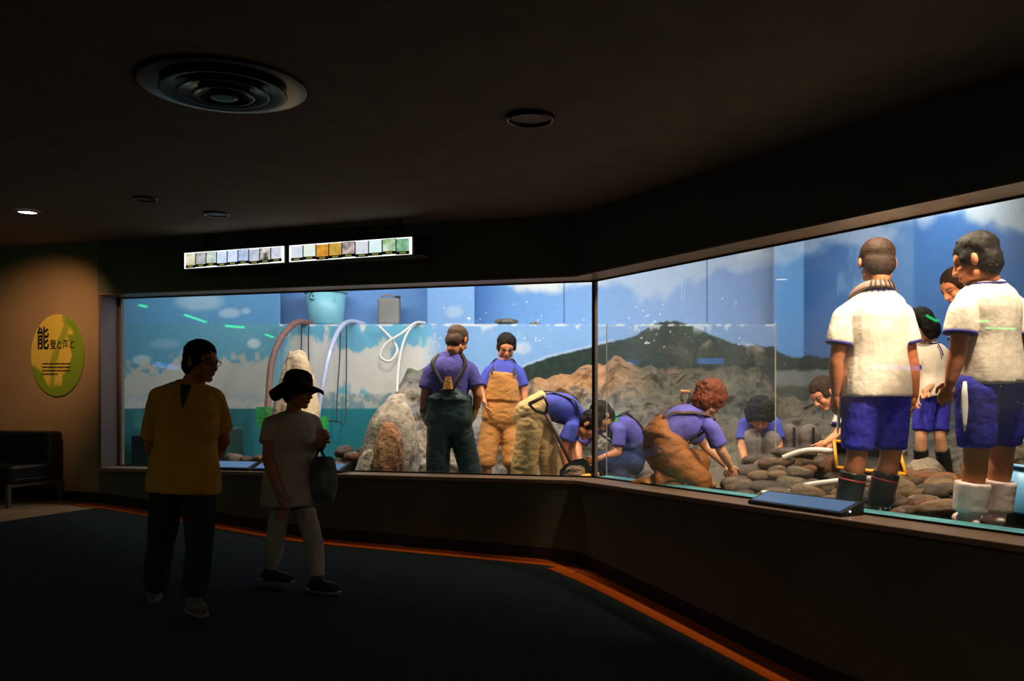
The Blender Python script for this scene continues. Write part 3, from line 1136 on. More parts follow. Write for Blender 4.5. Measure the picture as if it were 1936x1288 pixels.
def shoes(material, name='shoe', sole=None, fat=0.0, boot=None, boot_r=(0.062, 0.066), stripe=None):
    """Shoes; boot = fraction of the shin (from the ankle) that a boot shaft covers."""
    def f(c):
        J, k = c['J'], c['k']
        for sd in ('L', 'R'):
            hip, kn, an, toe = J['l' + sd]
            d = toe - an
            dh = Vector((d.x, d.y, 0))
            dh = dh.normalized() if dh.length > 1e-4 else Vector((0, -1, 0))
            w = Vector((-dh.y, dh.x, 0))
            b = MB()
            gz = min(toe.z, an.z - 0.06)
            m0 = Vector((an.x, an.y, gz)) + dh * 0.05
            b.ell(m0 + UP * .035, dh * (0.135 + fat), w * (0.046 + fat), UP * (0.038 + fat * .4), 16, 9)
            b.ell(m0 - dh * .055 + UP * .045, dh * (0.06 + fat), w * (0.040 + fat), UP * (0.052 + fat * .5))
            b.capsule(m0 - dh * .05 + UP * .05, an, .046 + fat, .045 + fat)
            if boot:
                topp = an.lerp(kn, boot)
                b.tube([an - UP * .02, an.lerp(topp, .35), topp], [(boot_r[0]) * k, (boot_r[0] + boot_r[1]) / 2 * k, boot_r[1] * k], 18)
            me = remesh(b, 0.009, 3)
            wrinkle(me, .0022 if boot else .001, 12, 5)
            o = add_part(c, name, me, material)
            if stripe is not None and boot:
                q = MB()
                t0 = an.lerp(kn, boot * .72)
                ax = (kn - an).normalized()
                rr = (boot_r[0] * .3 + boot_r[1] * .7) * k + .003
                q.tube([t0 - ax * .006, t0 + ax * .006], [rr, rr], 20)
                obj('stripe', q, stripe, o, smooth=True)
            if sole is not None:
                q = MB()
                rings = []
                for zz, gr in ((0.0, 1.0), (.016, 1.02)):
                    rings.append([Vector((m0.x, m0.y, gz - .006 + zz)) + dh * (math.cos(a) * .14 * gr) + w * (math.sin(a) * .047 * gr)
                                  for a in [2 * math.pi * i / 20 for i in range(20)]])
                q.loft(rings)
                obj('sole', q, sole, o)
    return f


def glove(material, cuffmat=None):
    def f(c):
        J, T = c['J'], c['T']
        for i, sd in enumerate(('L', 'R')):
            sh, el, wri, tip = J['a' + sd]
            c_, l_, f_, _, _ = T.ring(0.2)
            pn = -l_ * (1 if sd == 'L' else -1) + f_ * 0.3
            dd = (tip - wri).normalized()
            nn = (pn - dd * pn.dot(dd)).normalized()
            side = 1 if dd.cross(nn).dot(T.ring(0.5)[2]) > 0 else -1
            b = MB()
            hand(b, wri, tip, pn, side, 0.6, 1.06, 0.006)
            me = remesh(b, 0.0055, 2)
            o = add_part(c, 'glove', me, material)
            if cuffmat is not None:
                q = MB()
                q.tube([wri - dd * .035, wri - dd * .01], [.037, .036], 14)
                obj('wrist_band', q, cuffmat, o, smooth=True)
    return f


def ribbon(name, pts, r, material, flat=.35, side=None, n=24, seg=8):
    """A soft band laid through points given by functions of the context."""
    def f(c):
        q = MB()
        q.tube(bez(pts(c), n), r, seg, flat=flat, side=side(c) if side else None)
        obj(name, q, material, c['root'], smooth=True)
    return f


def joints(Y, **kw):
    """Pixel joints (px, py[, dY]) at depth Y to points."""
    def cv(t):
        return P(t[0], t[1], Y + (t[2] if len(t) > 2 else 0))
    out = {}
    for k, v in kw.items():
        out[k] = [cv(t) for t in v] if isinstance(v, list) else cv(v)
    return out

# materials of the clothing
c_yellow = cloth('yellow polo knit', (214, 158, 44))
c_darkpants = cloth('dark trousers', (40, 42, 46))
c_shoe_light = mat('grey trainers', (92, 88, 82), 0.7)
c_shoe_dark = mat('dark shoes', (34, 30, 28), 0.6)
c_sole = mat('pale rubber sole', (120, 114, 106), 0.7)
c_whiteblouse = cloth('off-white knit blouse', (206, 196, 178), bump=.5)
c_print = cloth('pale printed trousers', (176, 164, 150), rgb2=(214, 204, 190))
c_hat = cloth('dark straw hat', (38, 32, 30))
c_hatband = mat('thin hat cord', (96, 84, 76), 0.8)
c_purple = cloth('blue work shirt', (92, 88, 178))
c_purple2 = cloth('bright blue work shirt', (74, 84, 196))
c_green_wader = mat('dark green rubber waders', (34, 58, 62), 0.42, 0.25, 5, 0.3, 18, spec=.5)
c_tan_wader = cloth('tan canvas waders', (190, 134, 76), rough=.7)
c_beige_wader = cloth('beige waders', (208, 176, 122), rough=.6)
c_brown_wader = cloth('brown waders', (136, 84, 38), rough=.65)
c_navy_wader = cloth('navy waders', (40, 54, 96), rough=.7)
c_strap = mat('dark strap', (40, 36, 44), 0.7)
c_strap_brown = mat('brown strap', (74, 52, 40), 0.7)
c_glove = mat('tan leather glove', (196, 140, 72), 0.8, 0.25, 30, .4, 60)
c_pe = cloth('white sports shirt', (236, 222, 206), rough=.7, bump=.2)
c_navy_trim = mat('navy trim', (44, 40, 120), 0.8)
c_shorts = cloth('royal blue sports shorts', (52, 52, 176), rough=.6, bump=.3)
c_boot_black = mat('black rubber boot', (22, 26, 26), 0.38, .2, 8, .1, 30)
c_boot_white = mat('white rubber boot', (238, 214, 208), 0.4, .06, 8, .1, 30)
c_red = mat('red boot line', (170, 34, 30), 0.5)
c_towel_green = cloth('green towel', (60, 160, 70))
c_towel_grey = cloth('grey striped towel', (122, 102, 90))
c_towel_dark = cloth('dark towel stripe', (56, 48, 44))
c_white = mat('white piping', (240, 236, 232), .7)
c_greyknee = cloth('grey knee patch', (128, 122, 124))
c_spec = mat('spectacle wire', (90, 84, 78), .3, metal=.8)
c_bag = cloth('patterned shoulder bag', (72, 84, 84), rgb2=(138, 150, 140))


def fl(x, y):
    return fz(x)


def base_of(J, z):
    p = J['pelvis']
    return (p.x, p.y, z)


# --- visitor in the yellow polo shirt
J = joints(5.27, pelvis=(348, 912), neck=(356, 728), head=(381, 684, .0),
           aL=[(404, 754, .04), (424, 832, .16), (392, 884, .24), (362, 892, .26)],
           aR=[(302, 752, -.02), (284, 846, .14), (318, 896, .24), (348, 900, .25)],
           lL=[(376, 925), (378, 1036, -.09), (366, 1130, -.12), (388, 1166, -.26)],
           lR=[(318, 925), (304, 1030, .06), (294, 1112, .20), (290, 1150, .06)])
def spectacles(c):
    q = MB()
    H = c['H']
    for s_ in (-1, 1):
        q.tube([H(.033 * s_ + .020 * math.cos(a), .094, .000 + .016 * math.sin(a)) for a in [2 * math.pi * i / 14 for i in range(15)]], .0024, 6)
        q.tube([H(.053 * s_, .094, .004), H(.080 * s_, .05, .006), H(.083 * s_, -.005, .006)], .002, 6)
    q.tube([H(-.013, .094, .002), H(0, .100, .005), H(.013, .094, .002)], .002, 6)
    obj('spectacles', q, c_spec, c['root'], smooth=True)


def pocket(c):
    T = c['T']
    q = MB()
    q.tube([T.pt(.66, 52, .030), T.pt(.74, 52, .028)], .045, 4, flat=.12, side=T.ls)
    obj('pocket', q, c_yellow, c['root'])


person((J['pelvis'].x, J['pelvis'].y, fz(J['pelvis'].x)), J, 'man in yellow polo shirt and spectacles walking with hands behind his back',
       skin=SKIN_TAN, build=1.02, face=(.9, -.35, -.10), hup=(.06, 0, 1), hair=HAIR_BLACK, hairstyle='short', vox=.009, curl=(.6, .6),
       pal={'L': (0, 1, .1), 'R': (0, 1, .1)},
       wear=[shirt(c_yellow, hem=-0.10, sleeve=.78, loose=.034, collar=c_yellow, placket=c_strap, amp=.008),
             legwear('trousers', c_darkpants, top=.1, end=.98, r=(.094, .072, .064)), shoes(c_shoe_light, sole=c_sole), spectacles, pocket])

# --- visitor in the hat
J = joints(5.95, pelvis=(552, 925), neck=(553, 783), head=(564, 740, -.02),
           aL=[(590, 800, .08), (604, 846, .02), (612, 834, -.16), (616, 822, -.20)],
           aR=[(512, 802, -.08), (505, 868, -.16), (526, 928, -.27), (532, 958, -.30)],
           lL=[(566, 938, .05), (590, 1012, -.04), (600, 1094, -.06), (622, 1120, -.10)],
           lR=[(534, 938, -.04), (522, 1012, .0), (512, 1078, .06), (538, 1102, .02)])


def sun_hat(c):
    H, A = c['H'], c['A']
    hs = c['hs']
    rings = []
    n = 36
    M = Matrix((c['lat'], c['fw'], c['up'])).transposed()
    C0 = H(0, -.012, .030)
    prof = [(.178, -.012), (.140, .006), (.098, .022), (.096, .055), (.084, .090), (.055, .112), (.02, .119), (.001, .120), (.001, .112), (.05, .105), (.078, .085), (.090, .05), (.092, .018), (.138, .000), (.177, -.018)]
    for r, z in prof:
        ring = []
        for i in range(n):
            a = 2 * math.pi * i / n
            zz = z
            if r > .11:
                fr = math.sin(a)
                zz += (.010 * math.sin(3 * a + .6) + .008 * math.sin(5 * a)) * (r - .1) / .05 - (.046 * (1 - fr) / 2 - .010 + .022 * math.cos(a) ** 2) * (r - .1) / .05
            ring.append(C0 + M @ Vector((r * math.cos(a) * .95, r * math.sin(a) * 1.03, zz)) * hs * 1.04)
        rings.append(ring)
    q = MB()
    rings.append(rings[0])
    q.loft(rings, cap=False)
    o = obj('sun_hat', q, c_hat, c['root'], smooth=True)
    q = MB()
    q.tube([C0 + M @ Vector((.100 * math.cos(a) * .95, .1 * math.sin(a) * 1.03, .030)) * hs * 1.04 for a in [2 * math.pi * i / 28 for i in range(29)]], .004, 6)
    obj('hat_band', q, c_hatband, o, smooth=True)


woman = person((J['pelvis'].x, J['pelvis'].y, fz(J['pelvis'].x)), J, 'woman in dark brimmed hat and off-white blouse walking past the tank',
       skin=SKIN, build=.92, hs=.95, face=(.92, -.30, -.12), hup=(.05, 0, 1), hair=HAIR_BLACK, hairstyle='short', vox=.009, curl=(1.4, .5), limbs=.92,
       wear=[shirt(c_whiteblouse, hem=-0.20, sleeve=.55, loose=.045, amp=.009), legwear('trousers', c_print, top=.1, end=.97, r=(.085, .066, .050)),
             shoes(c_shoe_dark, sole=c_sole), sun_hat])

# shoulder bag hanging from her arm
bp = P(611, 908, 5.90)
q = MB()
rings = []
for t in np.linspace(0, 1, 12):
    z = .15 - .30 * t
    w = .050 + .055 * math.sin(math.pi * min(1, t * .75 + .12))
    dpt = .030 + .035 * math.sin(math.pi * min(1, t * .8 + .1))
    rings.append([bp + Vector((math.cos(a) * w * .9, math.sin(a) * dpt, z)) for a in [2 * math.pi * i / 18 for i in range(18)]])
q.loft(rings)
me = remesh(q, .009, 3)
wrinkle(me, .006, 9, 3)
co, _ = mesh_np(me)
set_co(me, co - np.array(bp))
bag = obj_mesh('shoulder_bag', me, c_bag, None, bp)
tag(bag, 'patterned cloth shoulder bag hanging from the arm of the woman in the hat', 'bag')
q = MB()
q.tube(bez([bp + Vector((-.045, 0, .13)), P(600, 858, 5.93), P(606, 846, 5.88), P(612, 862, 5.93), bp + Vector((.045, 0, .13))], 24), .008, 8)
obj('bag_strap', q, c_strap, bag, smooth=True)

# --- worker in dark green waders, back to the window
J = joints(8.4, pelvis=(848, 800), neck=(851, 672), head=(865, 643),
           aL=[(814, 704), (803, 752, -.02), (801, 780, .0), (805, 806, .02)],
           aR=[(889, 700), (904, 748, -.03), (900, 772, .02), (895, 796, .04)],
           lL=[(830, 808), (829, 882, -.02), (824, 966), (822, 984, .16)],
           lR=[(868, 808), (887, 880, .02), (906, 964), (908, 984, .16)])


def buckle(c):
    T = c['T']
    q = MB()
    a, b = T.pt(.50, 270, .055), T.pt(.68, 270, .046)
    q.tube([a, a.lerp(b, .5), b], [.05, .038, .028], 6, flat=.3, side=T.ls)
    obj('strap_patch', q, c_glove, c['root'])


person((J['pelvis'].x, J['pelvis'].y, tz(J['pelvis'].x, 8.4)), J, 'worker in blue shirt and dark green waders standing with his back turned',
       skin=SKIN_TAN, build=1.14, hs=1.12, face=(.45, .75, -.45), hair=HAIR_GREY, hairstyle='buzz', vox=.011, limbs=1.1,
       wear=[shirt(c_purple, hem=0.3, sleeve=.66, loose=.004, collar=c_purple), waders(c_green_wader, c_strap, .55, .52, r=(.096, .088, .092), amp=.010),
             glove(c_glove, c_strap), shoes(c_boot_black, 'boot', fat=.012), buckle])

# --- worker in tan waders facing the window
J = joints(9.3, pelvis=(948, 795), neck=(953, 683), head=(957, 656, -.05),
           aL=[(980, 704), (992, 742, -.02), (991, 770, -.06), (990, 790, -.08)],
           aR=[(925, 704), (909, 738, -.02), (915, 756, -.16), (921, 774, -.2)],
           lL=[(964, 806), (971, 870, -.06), (962, 945), (964, 962, -.17)],
           lR=[(931, 806), (919, 868, -.06), (925, 945), (922, 962, -.17)])
person((J['pelvis'].x, J['pelvis'].y, tz(J['pelvis'].x, 9.3)), J, 'worker in tan chest waders facing the window with head bowed',
       skin=SKIN, build=1.02, hs=1.10, face=(.10, -.85, -.42), hup=(.1, -.3, 1), hair=HAIR_BLACK, hairstyle='short', vox=.011,
       wear=[shirt(c_purple2, hem=0.3, sleeve=.72, loose=.004, collar=c_purple2), waders(c_tan_wader, c_strap, .80, .5, end=.56, r=(.115, .104, .10)),
             shoes(c_boot_black, 'boot', fat=.012), spectacles])

# --- worker in beige waders bending over
J = joints(8.3, pelvis=(1002, 790), mid=(1042, 768), neck=(1090, 786), head=(1112, 804, -.02),
           aL=[(1085, 800, .18), (1080, 850, .2), (1084, 882, .12), (1090, 900, .1)],
           aR=[(1080, 808, -.15), (1064, 850, -.16), (1071, 884, -.18), (1079, 904, -.18)],
           lL=[(1014, 797, .10), (1042, 876, .10), (1050, 970, .12), (1075, 988, .1)],
           lR=[(1003, 797, -.09), (992, 876, -.10), (986, 970, -.1), (1012, 988, -.12)])
person((J['pelvis'].x, J['pelvis'].y, tz(J['pelvis'].x, 8.3)), J, 'worker in beige waders bent double over the rocks beside the shovel',
       skin=SKIN_TAN, build=1.02, hs=1.1, face=(.55, -.15, -.8), hup=(.8, 0, .55), hair=HAIR_BLACK, hairstyle='short', vox=.011,
       wear=[shirt(c_purple2, hem=0.3, sleeve=.6, loose=.004, collar=c_purple2), waders(c_beige_wader, c_strap, .42, .36, r=(.115, .108, .10), amp=.012),
             shoes(c_boot_black, 'boot', fat=.012)])

# --- worker with the green towel, squatting
J = joints(8.75, pelvis=(1190, 868, .05), mid=(1190, 828, .02), neck=(1153, 803), head=(1137, 786, -.05),
           aL=[(1172, 815, -.20), (1168, 856, -.24), (1130, 868, -.30), (1108, 872, -.30)],
           aR=[(1114, 818, .08), (1093, 846, .06), (1096, 868, -.06), (1101, 884, -.1)],
           lL=[(1196, 878, -.10), (1142, 872, -.22), (1180, 910, -.14), (1156, 922, -.18)],
           lR=[(1186, 878, .14), (1128, 880, .14), (1166, 910, .16), (1140, 922, .14)])
person((J['pelvis'].x, J['pelvis'].y, tz(J['pelvis'].x, 8.75)), J, 'squatting worker with a green towel round his neck beside the pane joint',
       skin=SKIN, build=1.0, hs=1.12, face=(-.7, -.35, -.6), hup=(-.4, 0, 1), hair=HAIR_BLACK, hairstyle='short', vox=.011,
       wear=[shirt(c_purple, hem=0.3, sleeve=.72, loose=.004), waders(c_navy_wader, c_strap, .5, .42, r=(.11, .10, .092)), shoes(c_boot_black, 'boot', fat=.012),
             ribbon('towel', lambda c: [c['T'].pt(.96, a, .016) for a in (120, 60, 20, -30, -90, -150, -200, -238)], .026, c_towel_green, flat=.5, n=28)])

# --- kneeling worker with auburn hair
J = joints(7.07, pelvis=(1264, 862), mid=(1266, 818, .02), neck=(1324, 787, .03), head=(1343, 754, .05),
           aL=[(1290, 796, .22), (1332, 842, .30), (1372, 880, .22), (1388, 898, .16)],
           aR=[(1346, 812, -.13), (1363, 852, -.12), (1381, 882, -.05), (1388, 904, -.02)],
           lL=[(1256, 872, .14), (1318, 876, .28), (1312, 912, .28), (1342, 924, .3)],
           lR=[(1282, 874, -.10), (1320, 910, -.08), (1240, 908, -.02), (1216, 918, .0)])
person((J['pelvis'].x, J['pelvis'].y, tz(J['pelvis'].x, 7.07)), J, 'kneeling worker with auburn hair and brown waders sorting stones',
       skin=SKIN_PALE, build=1.0, hs=1.1, face=(.78, .35, -.35), hup=(.2, 0, 1), hair=HAIR_RED, hairstyle='shaggy', vox=.010,
       wear=[shirt(c_purple, hem=0.3, sleeve=.76, loose=.004, collar=c_purple), waders(c_brown_wader, c_strap_brown, .6, .58, r=(.118, .105, .095), amp=.012),
             shoes(c_tan_wader, 'boot', fat=.012)])

# --- squatting worker, head down
J = joints(8.2, pelvis=(1438, 856, .30), mid=(1438, 818, .26), neck=(1437, 800, -.02), head=(1436, 783, -.16),
           aL=[(1464, 802, .02), (1473, 842, -.06), (1469, 872, -.16), (1466, 892, -.2)],
           aR=[(1409, 802, .02), (1402, 845, -.06), (1410, 878, -.22), (1414, 898, -.26)],
           lL=[(1452, 862, .24), (1460, 832, -.04), (1456, 892, .1), (1458, 905, -.04)],
           lR=[(1424, 862, .24), (1420, 828, -.04), (1420, 892, .1), (1418, 905, -.04)])
person((J['pelvis'].x, J['pelvis'].y, tz(J['pelvis'].x, 8.2)), J, 'squatting worker with black hair bowing over the stones behind the acrylic sheet',
       skin=SKIN, build=.96, hs=1.12, face=(-.05, -.62, -.75), hup=(0, -.8, .6), hair=HAIR_BLACK, hairstyle='shaggy', vox=.011,
       wear=[shirt(c_purple2, hem=0.05, sleeve=.74, loose=.022), legwear('trousers', c_greyknee, top=.1, end=.95, r=(.098, .085, .08)), shoes(c_boot_black, 'boot', fat=.012)])


# --- pupils in white sports shirts and blue shorts
def pe(boots, stripe=None, boot_h=.78, boot_r=(.064, .068), shorts_r=(.094, .08, .078), end=.42, **k):
    return [shirt(c_pe, hem=-0.06, sleeve=.60, loose=.030, cuff=c_navy_trim, amp=.009, sr=1.0, **k),
            legwear('shorts', c_shorts, top=.16, end=end, r=shorts_r, amp=.008),
            shoes(boots, 'boot', fat=.01, boot=boot_h, boot_r=boot_r, stripe=stripe)]


def neck_trim(c):
    T = c['T']
    q = MB()
    q.tube([T.pt(.985, a, .018) for a in range(0, 361, 20)], .008, 8)
    obj('neck_trim', q, c_navy_trim, c['root'], smooth=True)


def side_stripe(sd, ang):
    def f(c):
        J, T, k = c['J'], c['T'], c['k']
        hip, kn = J['l' + sd][0], J['l' + sd][1]
        out = T.ring(0)[1] * (1 if sd == 'L' else -1)
        fw = T.ring(0)[2]
        d = (out * math.cos(ang) + fw * math.sin(ang)).normalized()
        q = MB()
        q.tube([hip.lerp(kn, t) + d * (.094 * k + .012) for t in (-.12, .1, .3, .5, .62)], [.010, .022, .020, .012, .004], 8, flat=.3, side=out.cross(d) if out.cross(d).length > .01 else fw)
        obj('side_stripe', q, c_white, c['root'], smooth=True)
    return f


# boy with the striped towel
J = joints(5.68, pelvis=(1656, 738), neck=(1655, 548), head=(1658, 496, .02),
           aL=[(1596, 600), (1581, 684, .0), (1581, 745, .03), (1574, 796, .05)],
           aR=[(1704, 598), (1723, 684, .0), (1728, 748, .03), (1723, 804, .05)],
           lL=[(1628, 755), (1620, 862, -.02), (1604, 944, .0), (1600, 972, .17)],
           lR=[(1684, 755), (1684, 862, -.02), (1664, 944, .0), (1666, 972, .17)])


def towel_band(c):
    T, J = c['T'], c['J']
    q = MB()
    pts = [T.pt(.80, 60, .03), T.pt(.93, 40, .03), T.pt(1.0, 0, .028), T.pt(1.04, -45, .03), T.pt(1.05, -90, .032), T.pt(1.04, -135, .03), T.pt(1.0, 180, .028), T.pt(.93, 140, .03), T.pt(.80, 120, .03)]
    q.tube(bez(pts, 48), .034, 12, flat=.42, side=UP)
    t = obj('towel', q, c_towel_grey, c['root'], smooth=True)
    for a in (-126, -112, -98, -84, -70, -58):
        q = MB()
        lo, hi = T.pt(.99, a, .050), T.pt(1.085, a, .040)
        q.tube([lo, lo.lerp(hi, .5), hi], [.004, .0055, .004], 6)
        obj('towel_stripe', q, c_towel_dark, t, smooth=True)


person((J['pelvis'].x, J['pelvis'].y, tz(J['pelvis'].x, 5.68)), J, 'boy in white sports shirt and black boots with a striped towel round his neck',
       skin=SKIN_TAN, build=1.06, hs=1.22, face=(.12, .95, -.2), hair=HAIR_BROWN, hairstyle='buzz', vox=.009, curl=(.7, .8), limbs=1.16,
       wear=pe(c_boot_black, c_red, boot_h=.62, boot_r=(.066, .068), end=.44) + [neck_trim, towel_band, side_stripe('L', .3), side_stripe('R', .3)])

# boy in white boots
J = joints(5.0, pelvis=(1873, 715), neck=(1864, 536), head=(1845, 492, .0),
           aL=[(1820, 588, -.09), (1812, 660, -.10), (1797, 722, -.10), (1776, 780, -.06)],
           aR=[(1916, 586, .10), (1940, 660, .10), (1950, 730, .08), (1948, 780, .1)],
           lL=[(1846, 735, -.05), (1846, 862, -.05), (1833, 962, -.03), (1812, 990, .12)],
           lR=[(1898, 735, .06), (1894, 858, .08), (1882, 960, .10), (1862, 986, .26)])
person((J['pelvis'].x, J['pelvis'].y, tz(J['pelvis'].x, 5.0)), J, 'boy in white sports shirt and white rubber boots looking away',
       skin=SKIN_TAN, build=1.04, hs=1.20, face=(-.72, .58, -.30), hair=HAIR_BLACK, hairstyle='short', vox=.009, curl=(.6, .6), limbs=1.18,
       wear=pe(c_boot_white, boot_h=.50, boot_r=(.074, .078), end=.43) + [neck_trim, side_stripe('L', -.15)])

# boy half hidden behind him
J = joints(6.5, pelvis=(1846, 735), neck=(1830, 578), head=(1809, 541),
           aL=[(1812, 605, -.15), (1812, 665, -.17), (1822, 715, -.2), (1828, 750, -.2)],
           aR=[(1862, 605, .18), (1868, 665, .2), (1866, 715, .15), (1862, 750, .1)],
           lL=[(1840, 748, -.08), (1842, 840, -.09), (1846, 915, -.08), (1822, 940, -.1)],
           lR=[(1856, 748, .10), (1860, 840, .10), (1864, 915, .10), (1840, 940, .08)])
person((J['pelvis'].x, J['pelvis'].y, tz(J['pelvis'].x, 6.5)), J, 'boy with cropped hair half hidden behind the boy in white boots',
       skin=SKIN_TAN, build=.96, hs=1.15, face=(-.78, -.1, -.5), hup=(-.3, 0, 1), hair=HAIR_BROWN, hairstyle='buzz', vox=.011,
       wear=pe(c_boot_black) + [neck_trim])

# girl with bobbed hair
J = joints(7.6, pelvis=(1763, 742), neck=(1752, 650), head=(1741, 616, -.05),
           aL=[(1780, 668, .04), (1786, 708, -.02), (1752, 738, -.18), (1732, 758, -.24)],
           aR=[(1732, 668, -.05), (1722, 710, -.12), (1738, 744, -.24), (1730, 764, -.3)],
           lL=[(1776, 755, .05), (1776, 826, .0), (1790, 895, .08), (1780, 914, -.06)],
           lR=[(1750, 755, -.04), (1742, 826, -.08), (1740, 895, .0), (1728, 914, -.12)])


def zipper(c):
    T = c['T']
    q = MB()
    q.tube([T.pt(f_, 90, .045) for f_ in (.72, .8, .88, .96)], .007, 6, flat=.5, side=T.ls)
    obj('zipper', q, c_navy_trim, c['root'], smooth=True)
    q = MB()
    for k_ in range(5):
        a = T.pt(.52 + .035 * k_, 52, .046)
        q.tube([a, a + T.ls * .022], .005, 6)
        q.tube([a + UP * .010 + T.ls * .006, a - UP * .008 + T.ls * .010], .004, 6)
    obj('name_print', q, c_navy_trim, c['root'])


person((J['pelvis'].x, J['pelvis'].y, tz(J['pelvis'].x, 7.6)), J, 'girl with bobbed black hair in white sports shirt and long black boots',
       skin=SKIN_PALE, build=.92, hs=1.12, face=(-.8, -.2, -.5), hup=(-.35, 0, 1), hair=HAIR_BLACK, hairstyle='bob', vox=.010, limbs=.95,
       wear=pe(c_boot_black, boot_h=.66, boot_r=(.060, .066)) + [neck_trim, zipper])

# pupil bending down behind the boy with the towel
J = joints(7.45, pelvis=(1652, 800, .1), mid=(1630, 770, .05), neck=(1588, 766), head=(1557, 744, -.04),
           aL=[(1596, 782, -.17), (1584, 822, -.20), (1562, 836, -.24), (1544, 848, -.26)],
           aR=[(1594, 782, .18), (1582, 826, .2), (1566, 850, .12), (1550, 862, .1)],
           lL=[(1656, 812, -.08), (1636, 866, -.10), (1660, 905, -.08), (1630, 920, -.1)],
           lR=[(1656, 812, .12), (1640, 866, .14), (1664, 905, .14), (1634, 920, .12)])
person((J['pelvis'].x, J['pelvis'].y, tz(J['pelvis'].x, 7.45)), J, 'dark-haired pupil bending to reach a stone behind the boy with the towel',
       skin=SKIN, build=.95, hs=1.1, face=(-.75, -.25, -.62), hup=(-.5, 0, 1), hair=HAIR_BROWN, hairstyle='short', vox=.011, curl=(.3, .4),
       wear=pe(c_boot_black) + [neck_trim])

# ---------------------------------------------------------------- things in the hall
m_vent = mat('dark chrome', (46, 43, 39), 0.2, 0.05, metal=0.9)
m_dark = mat('dark plastic', (26, 26, 26), 0.5)
m_white_emit = mat('lamp lens', (255, 244, 226), 0.5, emit=(255, 240, 220), estr=14.0)


def ceil_pt(px, py):
    Y = (ZC - E) * F / (HZ - py)
    return Vector(((px - 968) / F * Y, Y, ZC))


def ring_shape(c, r0, r1, z0, z1):
    """Flared ring that hangs from the ceiling."""
    m = MB()
    prof = [(r0, z0), (r1, z1), (r1 + .012, z1 + .002), (r0 + .016, z0 + .006), (r0, z0)]
    return m.lathe(prof, c, 48)


v0 = ceil_pt(423, 162)
vent = tag(empty('air_diffuser', v0), 'large round ceiling air diffuser of nested dark metal rings', 'air diffuser')
for r0, r1, z1 in ((.30, .385, -.012), (.215, .285, -.035), (.145, .205, -.045), (.08, .135, -.055)):
    obj('cone_ring', ring_shape(v0, r0 * .82, r1, -.010, z1), m_vent, vent, smooth=True)
obj('centre_disc', MB().lathe([(0, -.03), (.05, -.032), (.068, -.058), (.05, -.06), (0, -.058)], v0, 36), m_vent, vent, smooth=True)

s0 = ceil_pt(1003, 221)
spk = tag(empty('ceiling_speaker', s0), 'round ceiling speaker with dark grille beyond the air diffuser', 'speaker')
obj('rim', MB().lathe([(.112, -.001), (.112, -.02), (.122, -.024), (.130, -.016), (.130, -.001)], s0, 40), m_vent, spk, smooth=True)
obj('grille', MB().lathe([(0, -.008), (.112, -.010), (.112, -.001), (0, -.001)], s0, 40), m_dark, spk)

d0 = ceil_pt(52, 400)
dl = tag(empty('downlight', d0), 'lit round downlight in the ceiling before the oval sign', 'downlight')
obj('rim', MB().lathe([(.070, -.001), (.070, -.012), (.080, -.012), (.086, -.001)], d0, 32), m_vent, dl, smooth=True)
obj('lens', MB().lathe([(0, -.006), (.07, -.006), (.07, -.001), (0, -.001)], d0, 32), m_white_emit, dl)
light('downlight_beam', 'SPOT', (d0.x, d0.y + .05, ZC - .03), 120, (1.0, .55, .26), at(wl(LW + .62, OFF), E + 0.50), 0.05, spot=58, blend=1.0)
for px, py, r, lab in ((275, 375, .088, 'unlit round ceiling downlight between lit downlight and light boxes'), (410, 404, .104, 'unlit round ceiling speaker close above the left light box')):
    q0 = ceil_pt(px, py)
    o = tag(empty('ceiling_fitting', q0), lab, 'ceiling fitting')
    obj('rim', MB().lathe([(r * .84, -.001), (r * .84, -.012), (r * .95, -.014), (r, -.001)], q0, 32), m_vent, o, smooth=True)
    obj('grille', MB().lathe([(0, -.005), (r * .84, -.007), (r * .84, -.001), (0, -.001)], q0, 32), m_dark, o)

# light boxes with pictures of the animals
m_box = mat('light box housing', (22, 22, 21), 0.5)
m_diff = mat('backlit white', (255, 255, 255), 0.6, emit=(255, 255, 250), estr=1.9)
m_caption = mat('black caption', (12, 12, 10), 0.5)
m_captext = mat('yellow caption print', (190, 190, 60), 0.5, emit=(190, 190, 70), estr=.5)
PAN = [[(238, 236, 214), (196, 198, 206), (226, 230, 224), (222, 232, 250), (190, 208, 255), (204, 214, 236), (206, 212, 230), (70, 62, 58), (190, 192, 214)],
       [(196, 210, 226), (216, 234, 220), (226, 168, 60), (216, 176, 84), (92, 92, 96), (196, 208, 220), (206, 236, 236), (214, 226, 210), (150, 200, 168)]]
SUB = [[(190, 170, 110), (150, 150, 150), (170, 190, 170), (190, 210, 235), (225, 235, 255), (150, 170, 210), (170, 180, 200), (240, 235, 225), (226, 226, 236)],
       [(226, 232, 236), (236, 240, 226), (196, 130, 40), (180, 140, 50), (220, 196, 190), (226, 226, 232), (226, 244, 244), (120, 170, 100), (90, 150, 100)]]


def panel_mat(a, b, i):
    m = mat('backlit picture', a, .4, rgb2=b, scale=14 + 5 * (i % 3), detail=3)
    nt = m.node_tree
    bs = nt.nodes['Principled BSDF']
    l = bs.inputs['Base Color'].links[0].from_socket
    nt.links.new(l, bs.inputs['Emission Color'])
    bs.inputs['Emission Strength'].default_value = .85
    return m


